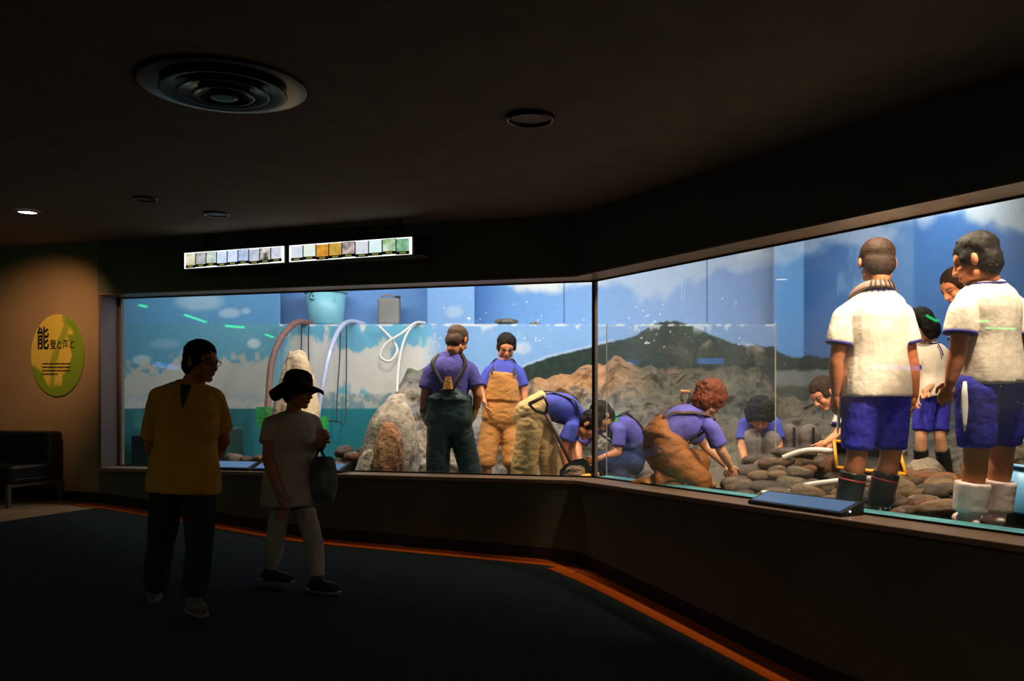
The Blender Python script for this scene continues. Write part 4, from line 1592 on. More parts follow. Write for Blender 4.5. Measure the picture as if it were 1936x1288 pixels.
LBZ = E + 1.25
A0, A1 = P(347, 493, 8.23), P(780, 466, 7.39)
for b, (p0, p1) in enumerate(((347, 540), (545, 782))):
    f0, f1 = (p0 - 347) / (780 - 347), (p1 - 347) / (780 - 347)
    Q = []
    for px in (p0, p1):
        t = (px - 347) / (780 - 347)
        Yq = 1 / ((1 - t) / 8.23 + t / 7.39)
        Q.append(Vector(((px - 968) / F * Yq, Yq, LBZ)))
    ax = (Q[1] - Q[0]).normalized()
    nr = Vector((ax.y, -ax.x, 0))
    L = (Q[1] - Q[0]).length
    mid = (Q[0] + Q[1]) / 2
    root = tag(empty('light_box', mid), ('long backlit box of nine pale sea animal pictures above the sofa end of the window', 'long backlit box with two orange pictures nearer the pane joint')[b], 'light box', 'light boxes over the left pane')
    hs_ = MB().box(mid - nr * .08, L + .05, .16, .155 + .02, ax, nr)
    obj('housing', hs_, m_box, root, bevel=.006)
    obj('diffuser', MB().box(mid + nr * .003, L - .03, .008, .142, ax, nr), m_diff, root)
    n = 9
    pitch = (L - .06) / n
    for i in range(n):
        c = mid + ax * (-L / 2 + .03 + pitch * (i + .5)) + nr * .009
        lift = .004 * ((i * 7 + b) % 3 - 1)
        pm = obj('picture', MB().box(c + UP * (.012 + lift), pitch * .90, .006, .104, ax, nr), panel_mat(PAN[b][i], SUB[b][i], i), root)
        obj('caption', MB().box(c - UP * (.052 - lift), pitch * .92, .006, .026, ax, nr), m_caption, pm)
        if i:
            obj('divider', MB().box(c - ax * (pitch / 2) + nr * .001, .008, .006, .128, ax, nr), m_box, root)
        q = MB()
        for k in range(4):
            q.box(c + ax * (pitch * (.12 * (k - 1.5))) - UP * (.052 - lift) + nr * .004, pitch * .085, .002, .010, ax, nr)
        obj('caption_print', q, m_captext, pm)
    if b == 1:
        obj('end_cap', MB().box(mid + ax * (L / 2 + .05) - nr * .07, .06, .18, .165, ax, nr), m_box, root)
    for t in (-.35, .35):
        obj('bracket', MB().box(mid + ax * L * t - nr * .10 + UP * .165, .03, .03, .17, ax, nr), m_box, root)
        obj('wall_arm', MB().box(mid + ax * L * t - nr * .26 + UP * .03, .03, .22, .03, ax, nr), m_box, root)

# oval sign on the wall
def wall_pt(px, py, off):
    """Point of the image on the sign wall plane."""
    d = Vector(((px - 968) / F, 1.0, -(py - HZ) / F))
    o = Vector((0, 0, E))
    w = wl(0, off)
    t = (w - o).dot(N1) / d.dot(N1)
    return o + d * t


sc0 = wall_pt(108, 672, OFF + .012)
SW, SH = .315, .402
sign = tag(empty('oval_sign', sc0), 'oval green and yellow wall sign with black Japanese lettering', 'sign')
V, Fq = [tuple(sc0)], []
NR, NA = 44, 120
for j in range(1, NR + 1):
    for i in range(NA):
        a = 2 * math.pi * i / NA
        V.append(tuple(sc0 + D1 * (SW * j / NR * math.cos(a)) + UP * (SH * j / NR * math.sin(a))))
for i in range(NA):
    Fq.append((0, 1 + i, 1 + (i + 1) % NA))
for j in range(NR - 1):
    for i in range(NA):
        a, b = 1 + j * NA + i, 1 + j * NA + (i + 1) % NA
        Fq.append((a, a + NA, b + NA, b))
b0 = len(V)
for i in range(NA):
    p = Vector(V[1 + (NR - 1) * NA + i])
    V.append(tuple(p - N1 * .012))
for i in range(NA):
    a, b = 1 + (NR - 1) * NA + i, 1 + (NR - 1) * NA + (i + 1) % NA
    Fq.append((a, b0 + i, b0 + (i + 1) % NA, b))
me = new_mesh('board', [Vector(p) - sc0 for p in V], Fq)
co, _ = mesh_np(me)
u = co @ np.array(D1) / SW
v = co[:, 2] / SH
q3 = np.stack([u * 3, v * 3, u * 0], 1)
nz_ = fbm(q3, 4, 4) - .5
nz2 = fbm(q3 * 3, 3, 8) - .5
rr = np.sqrt(u ** 2 + v ** 2)
land = np.maximum(sstep(.70, .80, rr + nz_ * .35 + nz2 * .12 + .22 * (u > .2) * (v < .5) - .42 * sstep(-.3, .5, -u * .4 + v) * (u < .35)), 0)
river = sstep(.15, .09, np.abs(u - (.42 * sstep(-.2, .8, v) - .12 - .12 * sstep(0, -1, v)) + nz_ * .25))
g = np.clip(np.maximum(land, river * .75), 0, 1)[:, None]
set_col(me, lin_np((214, 190, 84)) * (1 - g) + lin_np((118, 150, 36)) * g)
m_sign = mat('sign print', (200, 200, 200), .5, .04, attr='Col')
obj_mesh('board', me, m_sign, sign, sc0)
m_ink = mat('black ink', (16, 14, 12), .6)


def text_mesh(txt, size, pos, ax, up_, depth, material, parent, name, bold=0.0, width=None):
    cu = bpy.data.curves.new('t', 'FONT')
    cu.body = txt
    cu.size = size
    cu.extrude = depth
    cu.offset = bold
    cu.resolution_u = 3
    o = bpy.data.objects.new('t', cu)
    COL.objects.link(o)
    dg = bpy.context.evaluated_depsgraph_get()
    me = bpy.data.meshes.new_from_object(o.evaluated_get(dg))
    bpy.data.objects.remove(o)
    co = np.empty(len(me.vertices) * 3)
    me.vertices.foreach_get('co', co)
    co = co.reshape(-1, 3)
    lo, hi = co.min(0), co.max(0)
    sx = width / (hi[0] - lo[0]) if width else 1.0
    nrm = Vector(ax).cross(Vector(up_))
    out = np.array(pos)[None] - np.array(parent['_o'])[None] + np.outer((co[:, 0] - lo[0]) * sx, np.array(ax)) + np.outer(co[:, 1] - lo[1], np.array(up_)) + np.outer(co[:, 2], np.array(nrm))
    me.vertices.foreach_set('co', np.ascontiguousarray(out, dtype=np.float32).ravel())
    me.update()
    return obj_mesh(name, me, material, parent, Vector(parent['_o']))


def on_sign(px, py):
    return wall_pt(px, py, OFF + .0145)


text_mesh('能', .235, on_sign(70.5, 661), D1, UP, .001, m_ink, sign, 'lettering', .004, width=.140)
text_mesh('登と海と', .098, on_sign(94.5, 660), D1, UP, .001, m_ink, sign, 'lettering', .001, width=.285)
for r, (y, x1) in enumerate(((688, 133), (694.5, 133), (701, 133), (707.5, 109))):
    q = MB()
    x = 79.5
    k = 0
    while x < x1:
        w = 2.2 + 1.6 * ((k * 37 + r * 11) % 5) / 4
        a, b = on_sign(x, y), on_sign(min(x + w, x1), y)
        q.box((a + b) / 2, (b - a).length, .0015, .010 + .004 * ((k * 13 + r) % 3) / 2, D1, N1)
        x += w + .6
        k += 1
    obj('text_line', q, m_ink, sign)

# sofa
m_leather = mat('black leatherette', (20, 19, 19), .35, .15, 9, .15, 60)
m_tubeframe = mat('brushed steel leg', (130, 122, 108), .35, metal=.7)
# right end of the sofa at image column 126
e0 = wall_pt(126, 945, OFF)
sEnd = e0
zl = fz(-4.6)
root = tag(empty('sofa', at(sEnd - D1 * .9 + N1 * .36, zl)), 'black leatherette sofa on steel legs under the oval sign', 'sofa')
CW = 1.75
cm = at(sEnd - D1 * (CW / 2), 0)
obj('backrest', MB().box(at(cm + N1 * .13, zl + .47), CW, .18, .42, D1, N1), m_leather, root, bevel=.03)
for i in range(3):
    obj('seat_cushion', MB().box(at(cm + D1 * (CW / 3 * (i - 1)) + N1 * .42, zl + .30), CW / 3 - .006, .50, .17, D1, N1), m_leather, root, bevel=.03)
obj('seat_base', MB().box(at(cm + N1 * .34, zl + .235), CW, .60, .05, D1, N1), m_leather, root, bevel=.01)
for s_ in (0, 1):
    b0_ = at(sEnd - D1 * (.03 + (CW - .06) * s_), 0)
    fr = obj('leg_frame', MB().box(at(b0_ + N1 * .36, zl + .20), .035, .66, .03, D1, N1), m_tubeframe, root)
    for t in (.05, .67):
        obj('leg', MB().box(at(b0_ + N1 * t, zl + .095), .035, .035, .19, D1, N1), m_tubeframe, fr)

# sloping information panels on the sill
m_scr = mat('backlit blue-grey information print', (70, 104, 140), .25, rgb2=(96, 110, 140), scale=7, emit=(80, 116, 160), estr=.45)
m_led = mat('small white lamp', (230, 235, 255), .4, emit=(220, 230, 255), estr=4)


def info_panel(a, b, nrm, label):
    ax = (b - a).normalized()
    L = (b - a).length
    c = (a + b) / 2
    root = tag(empty('information_panel', at(c, ZB)), label, 'information panel', 'information panels on the sill')
    prof = [(-.02, 0.0), (.17, 0.0), (.17, .022), (.0, .075), (-.02, .075)]
    m = MB()
    rings = []
    for e in (a, b):
        rings.append([at(e, ZB) + nrm * (u_ + .02) + UP * (w_ + .001) for u_, w_ in prof])
    m.loft(rings)
    obj('body', m, m_dark, root, bevel=.004)
    t = Vector(nrm) * .17 - UP * .053
    t.normalize()
    nn = ax.cross(t)
    nn = nn if nn.z > 0 else -nn
    cs = at(c, ZB) + nrm * (.085 + .02) + UP * (.0485 + .002) + nn * .001
    obj('screen', MB().box(cs, L - .05, .145, .004, ax, t, nn), m_scr, root)
    for e in ((b if nrm == N2 else a),):
        obj('lamp', MB().ell(at(e, ZB + .028) + nrm * .12 + ax * (.003 if nrm == N2 else -.003), ax * .004, nrm * .006, UP * .006), m_led, root)
    return root


def sill_s_left(px):
    x = (px - 968) / F
    o = wl(0, .1)
    # o - D1*s on the ray
    s = (o.x - x * o.y) / (D1.x - x * D1.y)
    return s


def sill_s_right(px):
    x = (px - 968) / F
    o = wr(0, .1)
    return (x * o.y - o.x) / (D2.x - x * D2.y)


for (p0, p1), lab in (((318, 484), 'dark sloping information panel on the sill beside the man in yellow'), ((490, 655), 'dark sloping information panel on the sill behind the woman in the hat')):
    info_panel(wl(sill_s_left(p0), .03), wl(sill_s_left(p1), .03), N1, lab)
info_panel(wr(sill_s_right(1440), .03), wr(sill_s_right(1618), .03), N2, 'dark sloping information panel on the sill before the boys')

# green tubes and blue screens of the hall, seen mirrored in the panes
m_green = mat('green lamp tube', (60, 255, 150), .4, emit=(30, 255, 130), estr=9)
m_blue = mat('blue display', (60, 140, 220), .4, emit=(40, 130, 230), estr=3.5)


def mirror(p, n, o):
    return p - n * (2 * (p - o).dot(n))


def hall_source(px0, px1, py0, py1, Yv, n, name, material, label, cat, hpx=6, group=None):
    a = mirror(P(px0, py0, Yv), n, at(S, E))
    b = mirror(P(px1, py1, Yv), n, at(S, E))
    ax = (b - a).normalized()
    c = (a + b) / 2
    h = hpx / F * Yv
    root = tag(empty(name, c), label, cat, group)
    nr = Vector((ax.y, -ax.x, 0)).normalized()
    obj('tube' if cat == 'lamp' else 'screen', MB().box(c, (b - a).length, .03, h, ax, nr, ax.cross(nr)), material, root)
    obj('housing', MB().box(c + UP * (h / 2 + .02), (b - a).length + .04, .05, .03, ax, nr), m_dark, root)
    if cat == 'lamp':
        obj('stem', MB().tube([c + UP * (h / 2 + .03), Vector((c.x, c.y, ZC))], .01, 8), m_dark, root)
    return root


for a, lab in (((251, 276, 575, 580, 12.5), 'shortest green tube lamp in the hall, mirrored beside the grey window lining'), ((347, 388, 595, 609, 13.0), 'slanting green tube lamp in the hall, mirrored over the man in yellow'),
               ((424, 460, 616, 619, 13.5), 'level green tube lamp in the hall, mirrored between the man and the brown hose')):
    hall_source(a[0], a[1], a[2], a[3], a[4], N1, 'green_tube_lamp', m_green, lab, 'lamp', 4.5, 'green tube lamps')
hall_source(1862, 1918, 620, 622, 12.0, N2, 'green_tube_lamp', m_green, 'green tube lamp hanging in the hall, mirrored over the boy in white boots', 'lamp', 3)
hall_source(1318, 1366, 683, 683, 14.6, N2, 'display_screen', m_blue, 'blue display screen in the hall, mirrored below the painted hill', 'screen', 11)
hall_source(1644, 1748, 693, 697, 13.2, N2, 'display_screen', m_blue, 'blue display screen in the hall, mirrored over the boy with the towel', 'screen', 9)

# ---------------------------------------------------------------- rocks, stones and tools in the tank
m_rock = mat('rock', (150, 140, 130), .75, .35, 7, .9, 22, attr='Col', detail=8)
m_wet = mat('wet stone', (150, 140, 130), .16, .5, 9, .5, 26, attr='Col', detail=6)

# sculpted rock wall along the back
RX = [690, 725, 745, 770, 800, 850, 900, 1000, 1060, 1110, 1160, 1200, 1260, 1330, 1400, 1440, 1475, 1550, 1640, 1750, 1850, 2000]
RT = [900, 800, 742, 704, 692, 704, 712, 722, 706, 692, 678, 690, 702, 698, 692, 696, 742, 762, 776, 792, 800, 800]
RYT = [11.2] * 15 + [11.2, 11.0, 10.45, 9.6, 8.75, 8.1, 7.15]
RYB = [10.4] * 9 + [10.2, 10.0, 9.8, 9.6, 9.4, 9.2, 9.1, 9.0, 8.8, 8.5, 8.1, 7.5, 6.8]
NU, NV = 420, 110
px = np.linspace(692, 1990, NU)
V = np.zeros((NV, NU, 3))
rt = np.interp(px, RX, RT)
yt, yb = np.interp(px, RX, RYT), np.interp(px, RX, RYB)
rt = rt + (fbm(np.stack([px / 22, px * 0, px * 0], 1), 4, 2) - .5) * 26
zt = E - (rt - HZ) / F * yt
zb = np.array([tz((p - 968) / F * y, y) - .12 for p, y in zip(px, yb)])
for j in range(NV):
    t = j / (NV - 1)
    tt = 1 - (1 - t) ** 1.35
    Y = yb + (yt - yb) * (t ** 1.2)
    V[j, :, 0] = (px - 968) / F * Y
    V[j, :, 1] = Y
    V[j, :, 2] = zb + (zt - zb) * tt
fl = V.reshape(-1, 3)
big = fbm(fl * np.array([1.5, 1.5, 1.1]), 4, 40)
rid = 1 - np.abs(2 * fbm(fl * 2.6, 4, 44) - 1) * 2
sm = fbm(fl * 9, 4, 50) - .5
edge = np.tile(1.0, NU * NV)
fade = np.repeat(sstep(1.0, .8, np.linspace(0, 1, NV)), NU)
fl[:, 1] -= ((big - .5) * .9 + rid * .10 + sm * .16) * (.25 + .75 * fade)
fl[:, 2] += (sm * .10 + rid * .05) * fade
ppx = 968 + F * fl[:, 0] / fl[:, 1]
ppy = HZ - F * (fl[:, 2] - E) / fl[:, 1]
n1 = fbm(fl * 3.0, 5, 60)
n2 = fbm(fl * 9.0, 4, 66)
c = np.tile(np.array([128, 124, 120.]), (len(fl), 1))
def mixc(col, a):
    global c
    a = np.clip(a, 0, 1)[:, None]
    c = c * (1 - a) + np.array(col, float) * a
mixc((176, 128, 84), sstep(770, 720, ppy + (n1 - .5) * 60) * sstep(960, 1010, ppx) * sstep(1300, 1180, ppx))
mixc((112, 112, 88), .85 * sstep(800, 740, ppy + (n1 - .5) * 70) * sstep(1180, 1290, ppx))
mixc((88, 78, 58), .85 * sstep(1130, 1260, ppx))
mixc((62, 62, 50), .8 * sstep(.48, .62, n1) * sstep(1180, 1380, ppx))
mixc((176, 168, 160), .7 * sstep(.52, .66, n2) * sstep(790, 840, ppy) * (1 - .7 * sstep(1230, 1400, ppx)))
mixc((92, 104, 60), .8 * sstep(715, 690, ppy + (n2 - .5) * 20) * sstep(850, 800, ppx))
mixc((168, 150, 128), .7 * sstep(.45, .62, n1) * sstep(980, 860, ppx))
mixc((72, 68, 62), .7 * sstep(.42, .34, n2))
idx = np.arange(NU * NV).reshape(NV, NU)
Q = np.stack([idx[:-1, :-1], idx[:-1, 1:], idx[1:, 1:], idx[1:, :-1]], -1).reshape(-1, 4)
me = new_mesh('rock_wall', fl.tolist(), Q.tolist(), True)
set_col(me, lin_np(c))
o = obj_mesh('rock_wall', me, m_rock)
tag(o, 'long sculpted wall of brown and grey rock along the back of the tank', 'rock wall')


def rock_mesh(sub, seed, amp, freq, power=1.0):
    bm = bmesh.new()
    bmesh.ops.create_icosphere(bm, subdivisions=sub, radius=1.0)
    me = bpy.data.meshes.new('rock')
    bm.to_mesh(me)
    bm.free()
    co, _ = mesh_np(me)
    n = fbm(co * freq + seed * 3.1, 4, seed)
    r = 1 - np.abs(2 * fbm(co * freq * .8 + seed, 3, seed + 3) - 1) * 1.6
    d = 1 + amp * ((n - .5) * 2.2 + (r - .2) * .5)
    co = np.sign(co) * np.abs(co) ** power * d[:, None]
    set_co(me, co)
    return me


def big_rock(px, ytop, ybot, wpx, Y, depth, cols, seed, label, taper=0.0, lean=0.0, amp=.16, name='rock'):
    p0, p1 = P(px, ybot, Y), P(px, ytop, Y)
    h = (p1.z - p0.z) / 2
    w = wpx / F * Y / 2
    me = rock_mesh(5, seed, amp, 1.7, .82)
    co, _ = mesh_np(me)
    k = 1 - taper * (co[:, 2] + 1) / 2
    q = np.stack([co[:, 0] * w * k + lean * co[:, 2], co[:, 1] * depth * k, co[:, 2] * h + h], 1)
    set_co(me, q)
    n1 = fbm(q * 5, 5, seed + 9)
    n2 = fbm(q * 16, 3, seed + 12)
    a = sstep(.38, .62, n1)[:, None]
    cc = np.array(cols[0], float) * (1 - a) + np.array(cols[1], float) * a
    b = (.6 * sstep(.42, .32, n2))[:, None]
    cc = cc * (1 - b) + np.array(cols[2], float) * b
    set_col(me, lin_np(cc))
    o = obj_mesh(name, me, m_rock, None, p0)
    return tag(o, label, 'rock')


big_rock(558, 664, 905, 112, 9.75, .34, ((226, 196, 160), (240, 218, 188), (150, 118, 90)), 3, 'tall pale pinnacle rock standing behind the woman in the hat', .50, .03, name='pinnacle_rock')
big_rock(738, 752, 935, 128, 9.1, .42, ((168, 158, 144), (196, 186, 172), (110, 102, 92)), 8, 'grey boulder behind the orange-brown rock', .45, .06, name='boulder')
big_rock(736, 806, 925, 66, 8.55, .16, ((192, 132, 88), (208, 156, 112), (128, 84, 56)), 12, 'upright orange-brown rock against the grey boulder', .28, .0, name='standing_rock')
big_rock(690, 852, 925, 44, 8.6, .14, ((176, 166, 150), (196, 188, 172), (120, 110, 98)), 15, 'pale grey rock leaning on the grey boulder beside the orange-brown rock', .4, .04, name='boulder')
big_rock(1086, 880, 906, 44, 7.95, .10, ((104, 82, 62), (134, 110, 86), (60, 48, 38)), 19, 'rough brown lump of rock beside the shovel blade', .2, .0, .28, name='rock')
big_rock(1748, 868, 950, 96, 6.9, .26, ((110, 96, 78), (136, 122, 104), (66, 58, 48)), 23, 'dark angular rock beside the boots of the girl', .4, .0, name='boulder')
big_rock(1748, 936, 990, 84, 5.75, .16, ((150, 124, 92), (172, 148, 116), (100, 84, 64)), 27, 'smooth tan boulder between the boys', .2, .0, .08, name='boulder')
big_rock(1700, 905, 965, 70, 6.25, .18, ((122, 100, 74), (148, 126, 98), (80, 66, 50)), 31, 'brown boulder behind the black boots of the boy with the towel', .3, .0, .12, name='boulder')
big_rock(957, 603, 613, 46, 11.62, .08, ((120, 112, 100), (150, 142, 130), (70, 66, 60)), 35, 'flat grey stone lying on the ledge of the back wall', .1, .0, .2, name='flat_stone')
big_rock(1012, 609, 613.5, 20, 11.62, .05, ((150, 142, 130), (170, 160, 150), (90, 84, 76)), 37, 'small stone chip lying on the ledge next to the flat stone', .1, .0, .2, name='stone_chip')

# heaps of loose stones: one object each
STONE = [(rock_mesh(3, 60 + i, (.05, .10, .16)[i % 3], 1.4, .9)) for i in range(9)]
SC_ = [((126, 100, 72), (92, 74, 54)), ((146, 120, 88), (104, 84, 60)), ((112, 98, 80), (80, 70, 58)), ((156, 132, 100), (120, 98, 72)), ((98, 88, 76), (70, 62, 54)),
       ((170, 118, 70), (120, 84, 52)), ((120, 110, 98), (88, 80, 72)), ((136, 110, 80), (96, 80, 60)), ((150, 138, 120), (110, 100, 88))]
for i, me in enumerate(STONE):
    co, _ = mesh_np(me)
    a = sstep(.36, .62, fbm(co * 2.5, 4, 80 + i))[:, None]
    set_col(me, np.array([.74, .66, .54]) * lin_np(np.array(SC_[i][0], float) * a + np.array(SC_[i][1], float) * (1 - a)))
    me.materials.append(m_wet)
m_dry = None


def stone(pos, size, k, rz, label, group, tilt=(0, 0)):
    o = bpy.data.objects.new('stone', STONE[k % 9])
    COL.objects.link(o)
    o.location = pos
    o.scale = size
    o.rotation_euler = (tilt[0], tilt[1], rz)
    return tag(o, label, 'stone', group)


def heap(x, y):
    h = 0
    for cx, cy, r, a in ((2.36, 7.25, .62, .24), (2.80, 6.7, .5, .14), (3.15, 6.3, .5, .10), (2.0, 7.0, .35, .06)):
        h = max(h, a * max(0, 1 - ((x - cx) ** 2 + (y - cy) ** 2) / (r * r)) ** .8)
    return h


SIZES = {.05: 'small', .06: 'smallish', .07: 'middling', .085: 'large', .10: 'very large'}
HUES = ('brown', 'tan', 'grey-brown', 'pale tan', 'dark grey', 'orange-brown', 'grey', 'mid brown', 'pale grey')
SPOTS = ((2.13, 5.8, 'at the black boots of the boy with towel'), (2.6, 5.4, 'at the heels of the white boots'), (3.5, 7.2, 'before the girl'),
         (2.3, 7.1, 'by the stack of long slabs'), (2.0, 7.6, 'before the squatting worker'), (1.7, 7.1, 'under the hands of the kneeling worker'),
         (2.75, 6.5, 'round the yellow-framed net'), (2.9, 5.9, 'beside the smooth tan boulder'))


def stone_label(x, y, r, k):
    s = min(SPOTS, key=lambda q: (q[0] - x) ** 2 + (q[1] - y) ** 2)[2]
    return '%s %s wet river stone %s' % (SIZES[r], HUES[k], s)


rs = random.Random(5)
placed = []
tries = 0
feet = [(2.13, 5.7), (2.33, 5.7), (2.55, 5.05), (2.72, 5.15), (3.45, 7.6), (3.67, 7.6), (1.28, 7.1), (1.5, 7.1), (1.12, 7.07), (3.0, 7.37), (3.05, 7.6), (2.24, 8.25), (2.36, 8.25), (3.17, 6.9), (2.64, 5.75), (2.69, 6.25), (1.46, 7.35)]
while len(placed) < 175 and tries < 9000:
    tries += 1
    py = rs.uniform(872, 985)
    pxx = rs.uniform(1392, 1800)
    hz = rs.uniform(0, .22)
    Y = (.735 - hz) * F / (py - HZ)
    x = (pxx - 968) / F * Y
    if not (5.3 < Y < 8.1):
        continue
    if abs(heap(x, Y) - hz) > .05:
        continue
    q = Vector((x, Y, 0)) - S
    if q.dot(-N2) < .28:
        continue
    r = rs.choice((.05, .06, .07, .085, .10))
    z = E - .735 + hz
    if any((x - a) ** 2 + (Y - b) ** 2 + ((z - c_) * 1.6) ** 2 < ((r + rr_) * .74) ** 2 for a, b, c_, rr_ in placed):
        continue
    if any((x - a) ** 2 + (Y - b) ** 2 < (r + .10) ** 2 for a, b in feet):
        continue
    placed.append((x, Y, z, r))
    el = rs.uniform(1.1, 1.7)
    kk = rs.randrange(9)
    stone((x, Y, z + r * .25), (r * el, r * .9, r * rs.uniform(.5, .72)), kk, rs.uniform(-.7, .7),
          stone_label(x, Y, r, kk), 'wet river stones in the heap', (rs.uniform(-.2, .2), rs.uniform(-.2, .2)))
# long flat slabs stacked beside the acrylic sheet
for pxx, py, w, hh, k, lab in ((1500, 856, .30, .042, 2, 'long flat grey-brown slab, topmost of the stack beside the acrylic sheet'), (1492, 872, .28, .05, 7, 'long flat mid brown slab, second from the top of the stack'),
                               (1506, 893, .30, .06, 0, 'long flat brown slab, third from the top of the stack'), (1470, 908, .24, .05, 4, 'dark grey flat slab, lowest of the stack beside the acrylic sheet'),
                               (1436, 892, .22, .05, 6, 'grey flat slab under the hands of the squatting worker'), (1560, 905, .17, .07, 3, 'short pale tan slab beside the stack of long slabs')):
    p = P(pxx, py, 7.25)
    stone(p, (w * .62, .12, hh), k, rs.uniform(-.1, .1), lab, 'flat slabs by the acrylic sheet', (rs.uniform(-.06, .06), rs.uniform(-.06, .06)))
p = P(1573, 884, 6.9)
stone(p, (.085, .07, .08), 5, .4, 'orange rounded stone beside the long flat slabs', 'wet river stones in the heap')
# smaller stones along the left of the tank
row = []
tries = 0
while len(row) < 40 and tries < 4000:
    tries += 1
    if len(row) < 26:
        pxx, py = rs.uniform(636, 704), rs.uniform(854, 890)
    else:
        pxx, py = rs.uniform(436, 500), rs.uniform(868, 882)
    Y = rs.uniform(9.0, 9.7) if len(row) < 26 else rs.uniform(8.95, 9.35)
    p = P(pxx, py, Y)
    r = rs.choice((.05, .07, .09))
    if any((p - q).length < (r + r2) * .85 for q, r2 in row):
        continue
    row.append((p, r))
    kk = rs.randrange(9)
    stone(p, (r * rs.uniform(1, 1.4), r, r * .7), kk, rs.uniform(0, 3), '%s %s stone %s' % ({.05: 'small', .07: 'middling', .09: 'large'}[r], HUES[kk],
          'piled left of the grey boulder below the painted sea' if len(row) <= 26 else 'lying between the concrete block and the pinnacle rock'),
          'stones at the foot of the painted sea', (rs.uniform(-.2, .2), rs.uniform(-.2, .2)))

# dark block in the left corner
m_block = mat('dark wet concrete', (36, 62, 62), .6, .25, 6, .3, 30)
b_ = MB()
xa, xb = (247 - 968) / F * 9.45, (432 - 968) / F * 9.45
b_.add([(xa, 9.45, E - .9), (xb, 9.45, E - .9), (xb + .02, 9.95, E - .9), (xa + .05, 9.95, E - .9), (xa, 9.45, E - .395), (xb - .02, 9.45, E - .34), (xb, 9.95, E - .32), (xa + .05, 9.95, E - .37)],
       [(3, 2, 1, 0), (4, 5, 6, 7), (0, 1, 5, 4), (1, 2, 6, 5), (2, 3, 7, 6), (3, 0, 4, 7)])
blk = obj('concrete_block', b_, m_block, loc=((xa + xb) / 2, 9.7, E - .9), bevel=.02)
tag(blk, 'dark wet concrete block in the corner behind the man in yellow', 'block')

# tub and canister on the ledge
m_tub = mat('pale blue plastic', (132, 196, 214), .4, .05, 5)
m_scrawl = mat('marker pen', (24, 28, 30), .6)
t0 = Vector(((616 - 968) / F * 11.7, 11.7, ZL))
tub = tag(empty('plastic_tub', t0), 'pale blue round plastic tub on the ledge of the back wall', 'tub')
obj('body', MB().lathe([(0, .002), (.20, .002), (.222, .02), (.262, .44), (.256, .44), (.216, .03), (0, .02)], t0, 40), m_tub, tub, smooth=True)
obj('rim', MB().lathe([(.258, .42), (.282, .42), (.285, .455), (.262, .462), (.256, .44)], t0, 40), m_tub, tub, smooth=True)
for s_ in (-1, 1):
    obj('rib', MB().box(t0 + Vector((.15 * s_, -.21, .36)), .012, .012, .12), m_tub, tub)
q = MB()
for pts in (((583, 562), (588, 553), (600, 553), (602, 560), (592, 567), (584, 564)), ((590, 557), (592, 562)), ((596, 556), (597, 562)), ((592, 559), (599, 559))):
    q.tube([P(a, b, 11.452 + .0 * a) + Vector((0, .02, 0)) for a, b in pts], .006, 6)
obj('marker_scrawl', q, m_scrawl, tub)
m_can = mat('grey plastic canister', (128, 126, 124), .5, .12, 5)
c0 = Vector(((736 - 968) / F * 11.7, 11.7, ZL))
can = tag(empty('canister', c0), 'grey plastic canister on the ledge above the coiled white hose', 'canister')
obj('body', MB().box(c0 + UP * .18, .285, .20, .35), m_can, can, bevel=.035)
obj('grip', MB().tube([c0 + Vector((-.10, 0, .35)), c0 + Vector((-.08, 0, .395)), c0 + Vector((.04, 0, .395)), c0 + Vector((.06, 0, .35))], .014, 10), m_can, can, smooth=True)
obj('cap', MB().lathe([(0, 0), (.035, 0), (.035, .035), (0, .035)], c0 + Vector((.11, 0, .35)), 16), m_dark, can)


def hose(name, pts, r, material, label, n=60, cat='hose'):
    b = bez(pts, n)
    o = obj(name, MB().tube(b, r, 12), material, loc=pts[0], smooth=True)
    return tag(o, label, cat)


m_hose_b = mat('brown ribbed hose', (132, 92, 82), .5, .2, 30, .4, 60)
m_hose_c = mat('clear grey hose', (176, 182, 212), .25, .1, 20)
m_hose_w = mat('white hose', (216, 212, 208), .35, .06, 20)
m_cable = mat('black cable', (40, 44, 46), .6)
HB = hose('drain_hose', [P(504, 806, 10.6), P(508, 745, 10.7), P(513, 690, 10.8), P(525, 652, 10.9), P(545, 622, 11.1), P(566, 609, 11.3), P(590, 613, 11.6)], .040, m_hose_b, 'thick brown hose arching over the ledge into the tank')
HC = hose('drain_hose', [P(598, 812, 10.6), P(603, 770, 10.65), P(611, 725, 10.7), P(619, 685, 10.8), P(631, 645, 10.95), P(646, 617, 11.15), P(664, 608, 11.4), P(690, 614, 11.6)], .030, m_hose_c, 'clear grey hose arching over the ledge beside the blue tub')
hose('coiled_hose', [P(716, 616, 11.36), P(740, 641, 11.3), P(751, 662, 11.25), P(737, 683, 11.2), P(719, 674, 11.2), P(729, 651, 11.22), P(760, 630, 11.27), P(785, 611, 11.38), P(806, 611, 11.5)], .017, m_hose_w, 'white hose looped below the grey canister')
WH = hose('tipped_hose', [P(790, 611, 11.45), P(775, 622, 11.33), P(762, 650, 11.27), P(754, 690, 11.2), P(751, 735, 11.0), P(754, 768, 10.9)], .017, m_hose_w, 'white hose with red tip hanging from the ledge')
m_redtip = mat('red plastic', (206, 50, 44), .4)
obj('red_tip', MB().tube([P(753, 764, 10.9), P(754, 772, 10.9), P(755, 782, 10.88)], [.022, .036, .020], 10), m_redtip, WH, smooth=True)
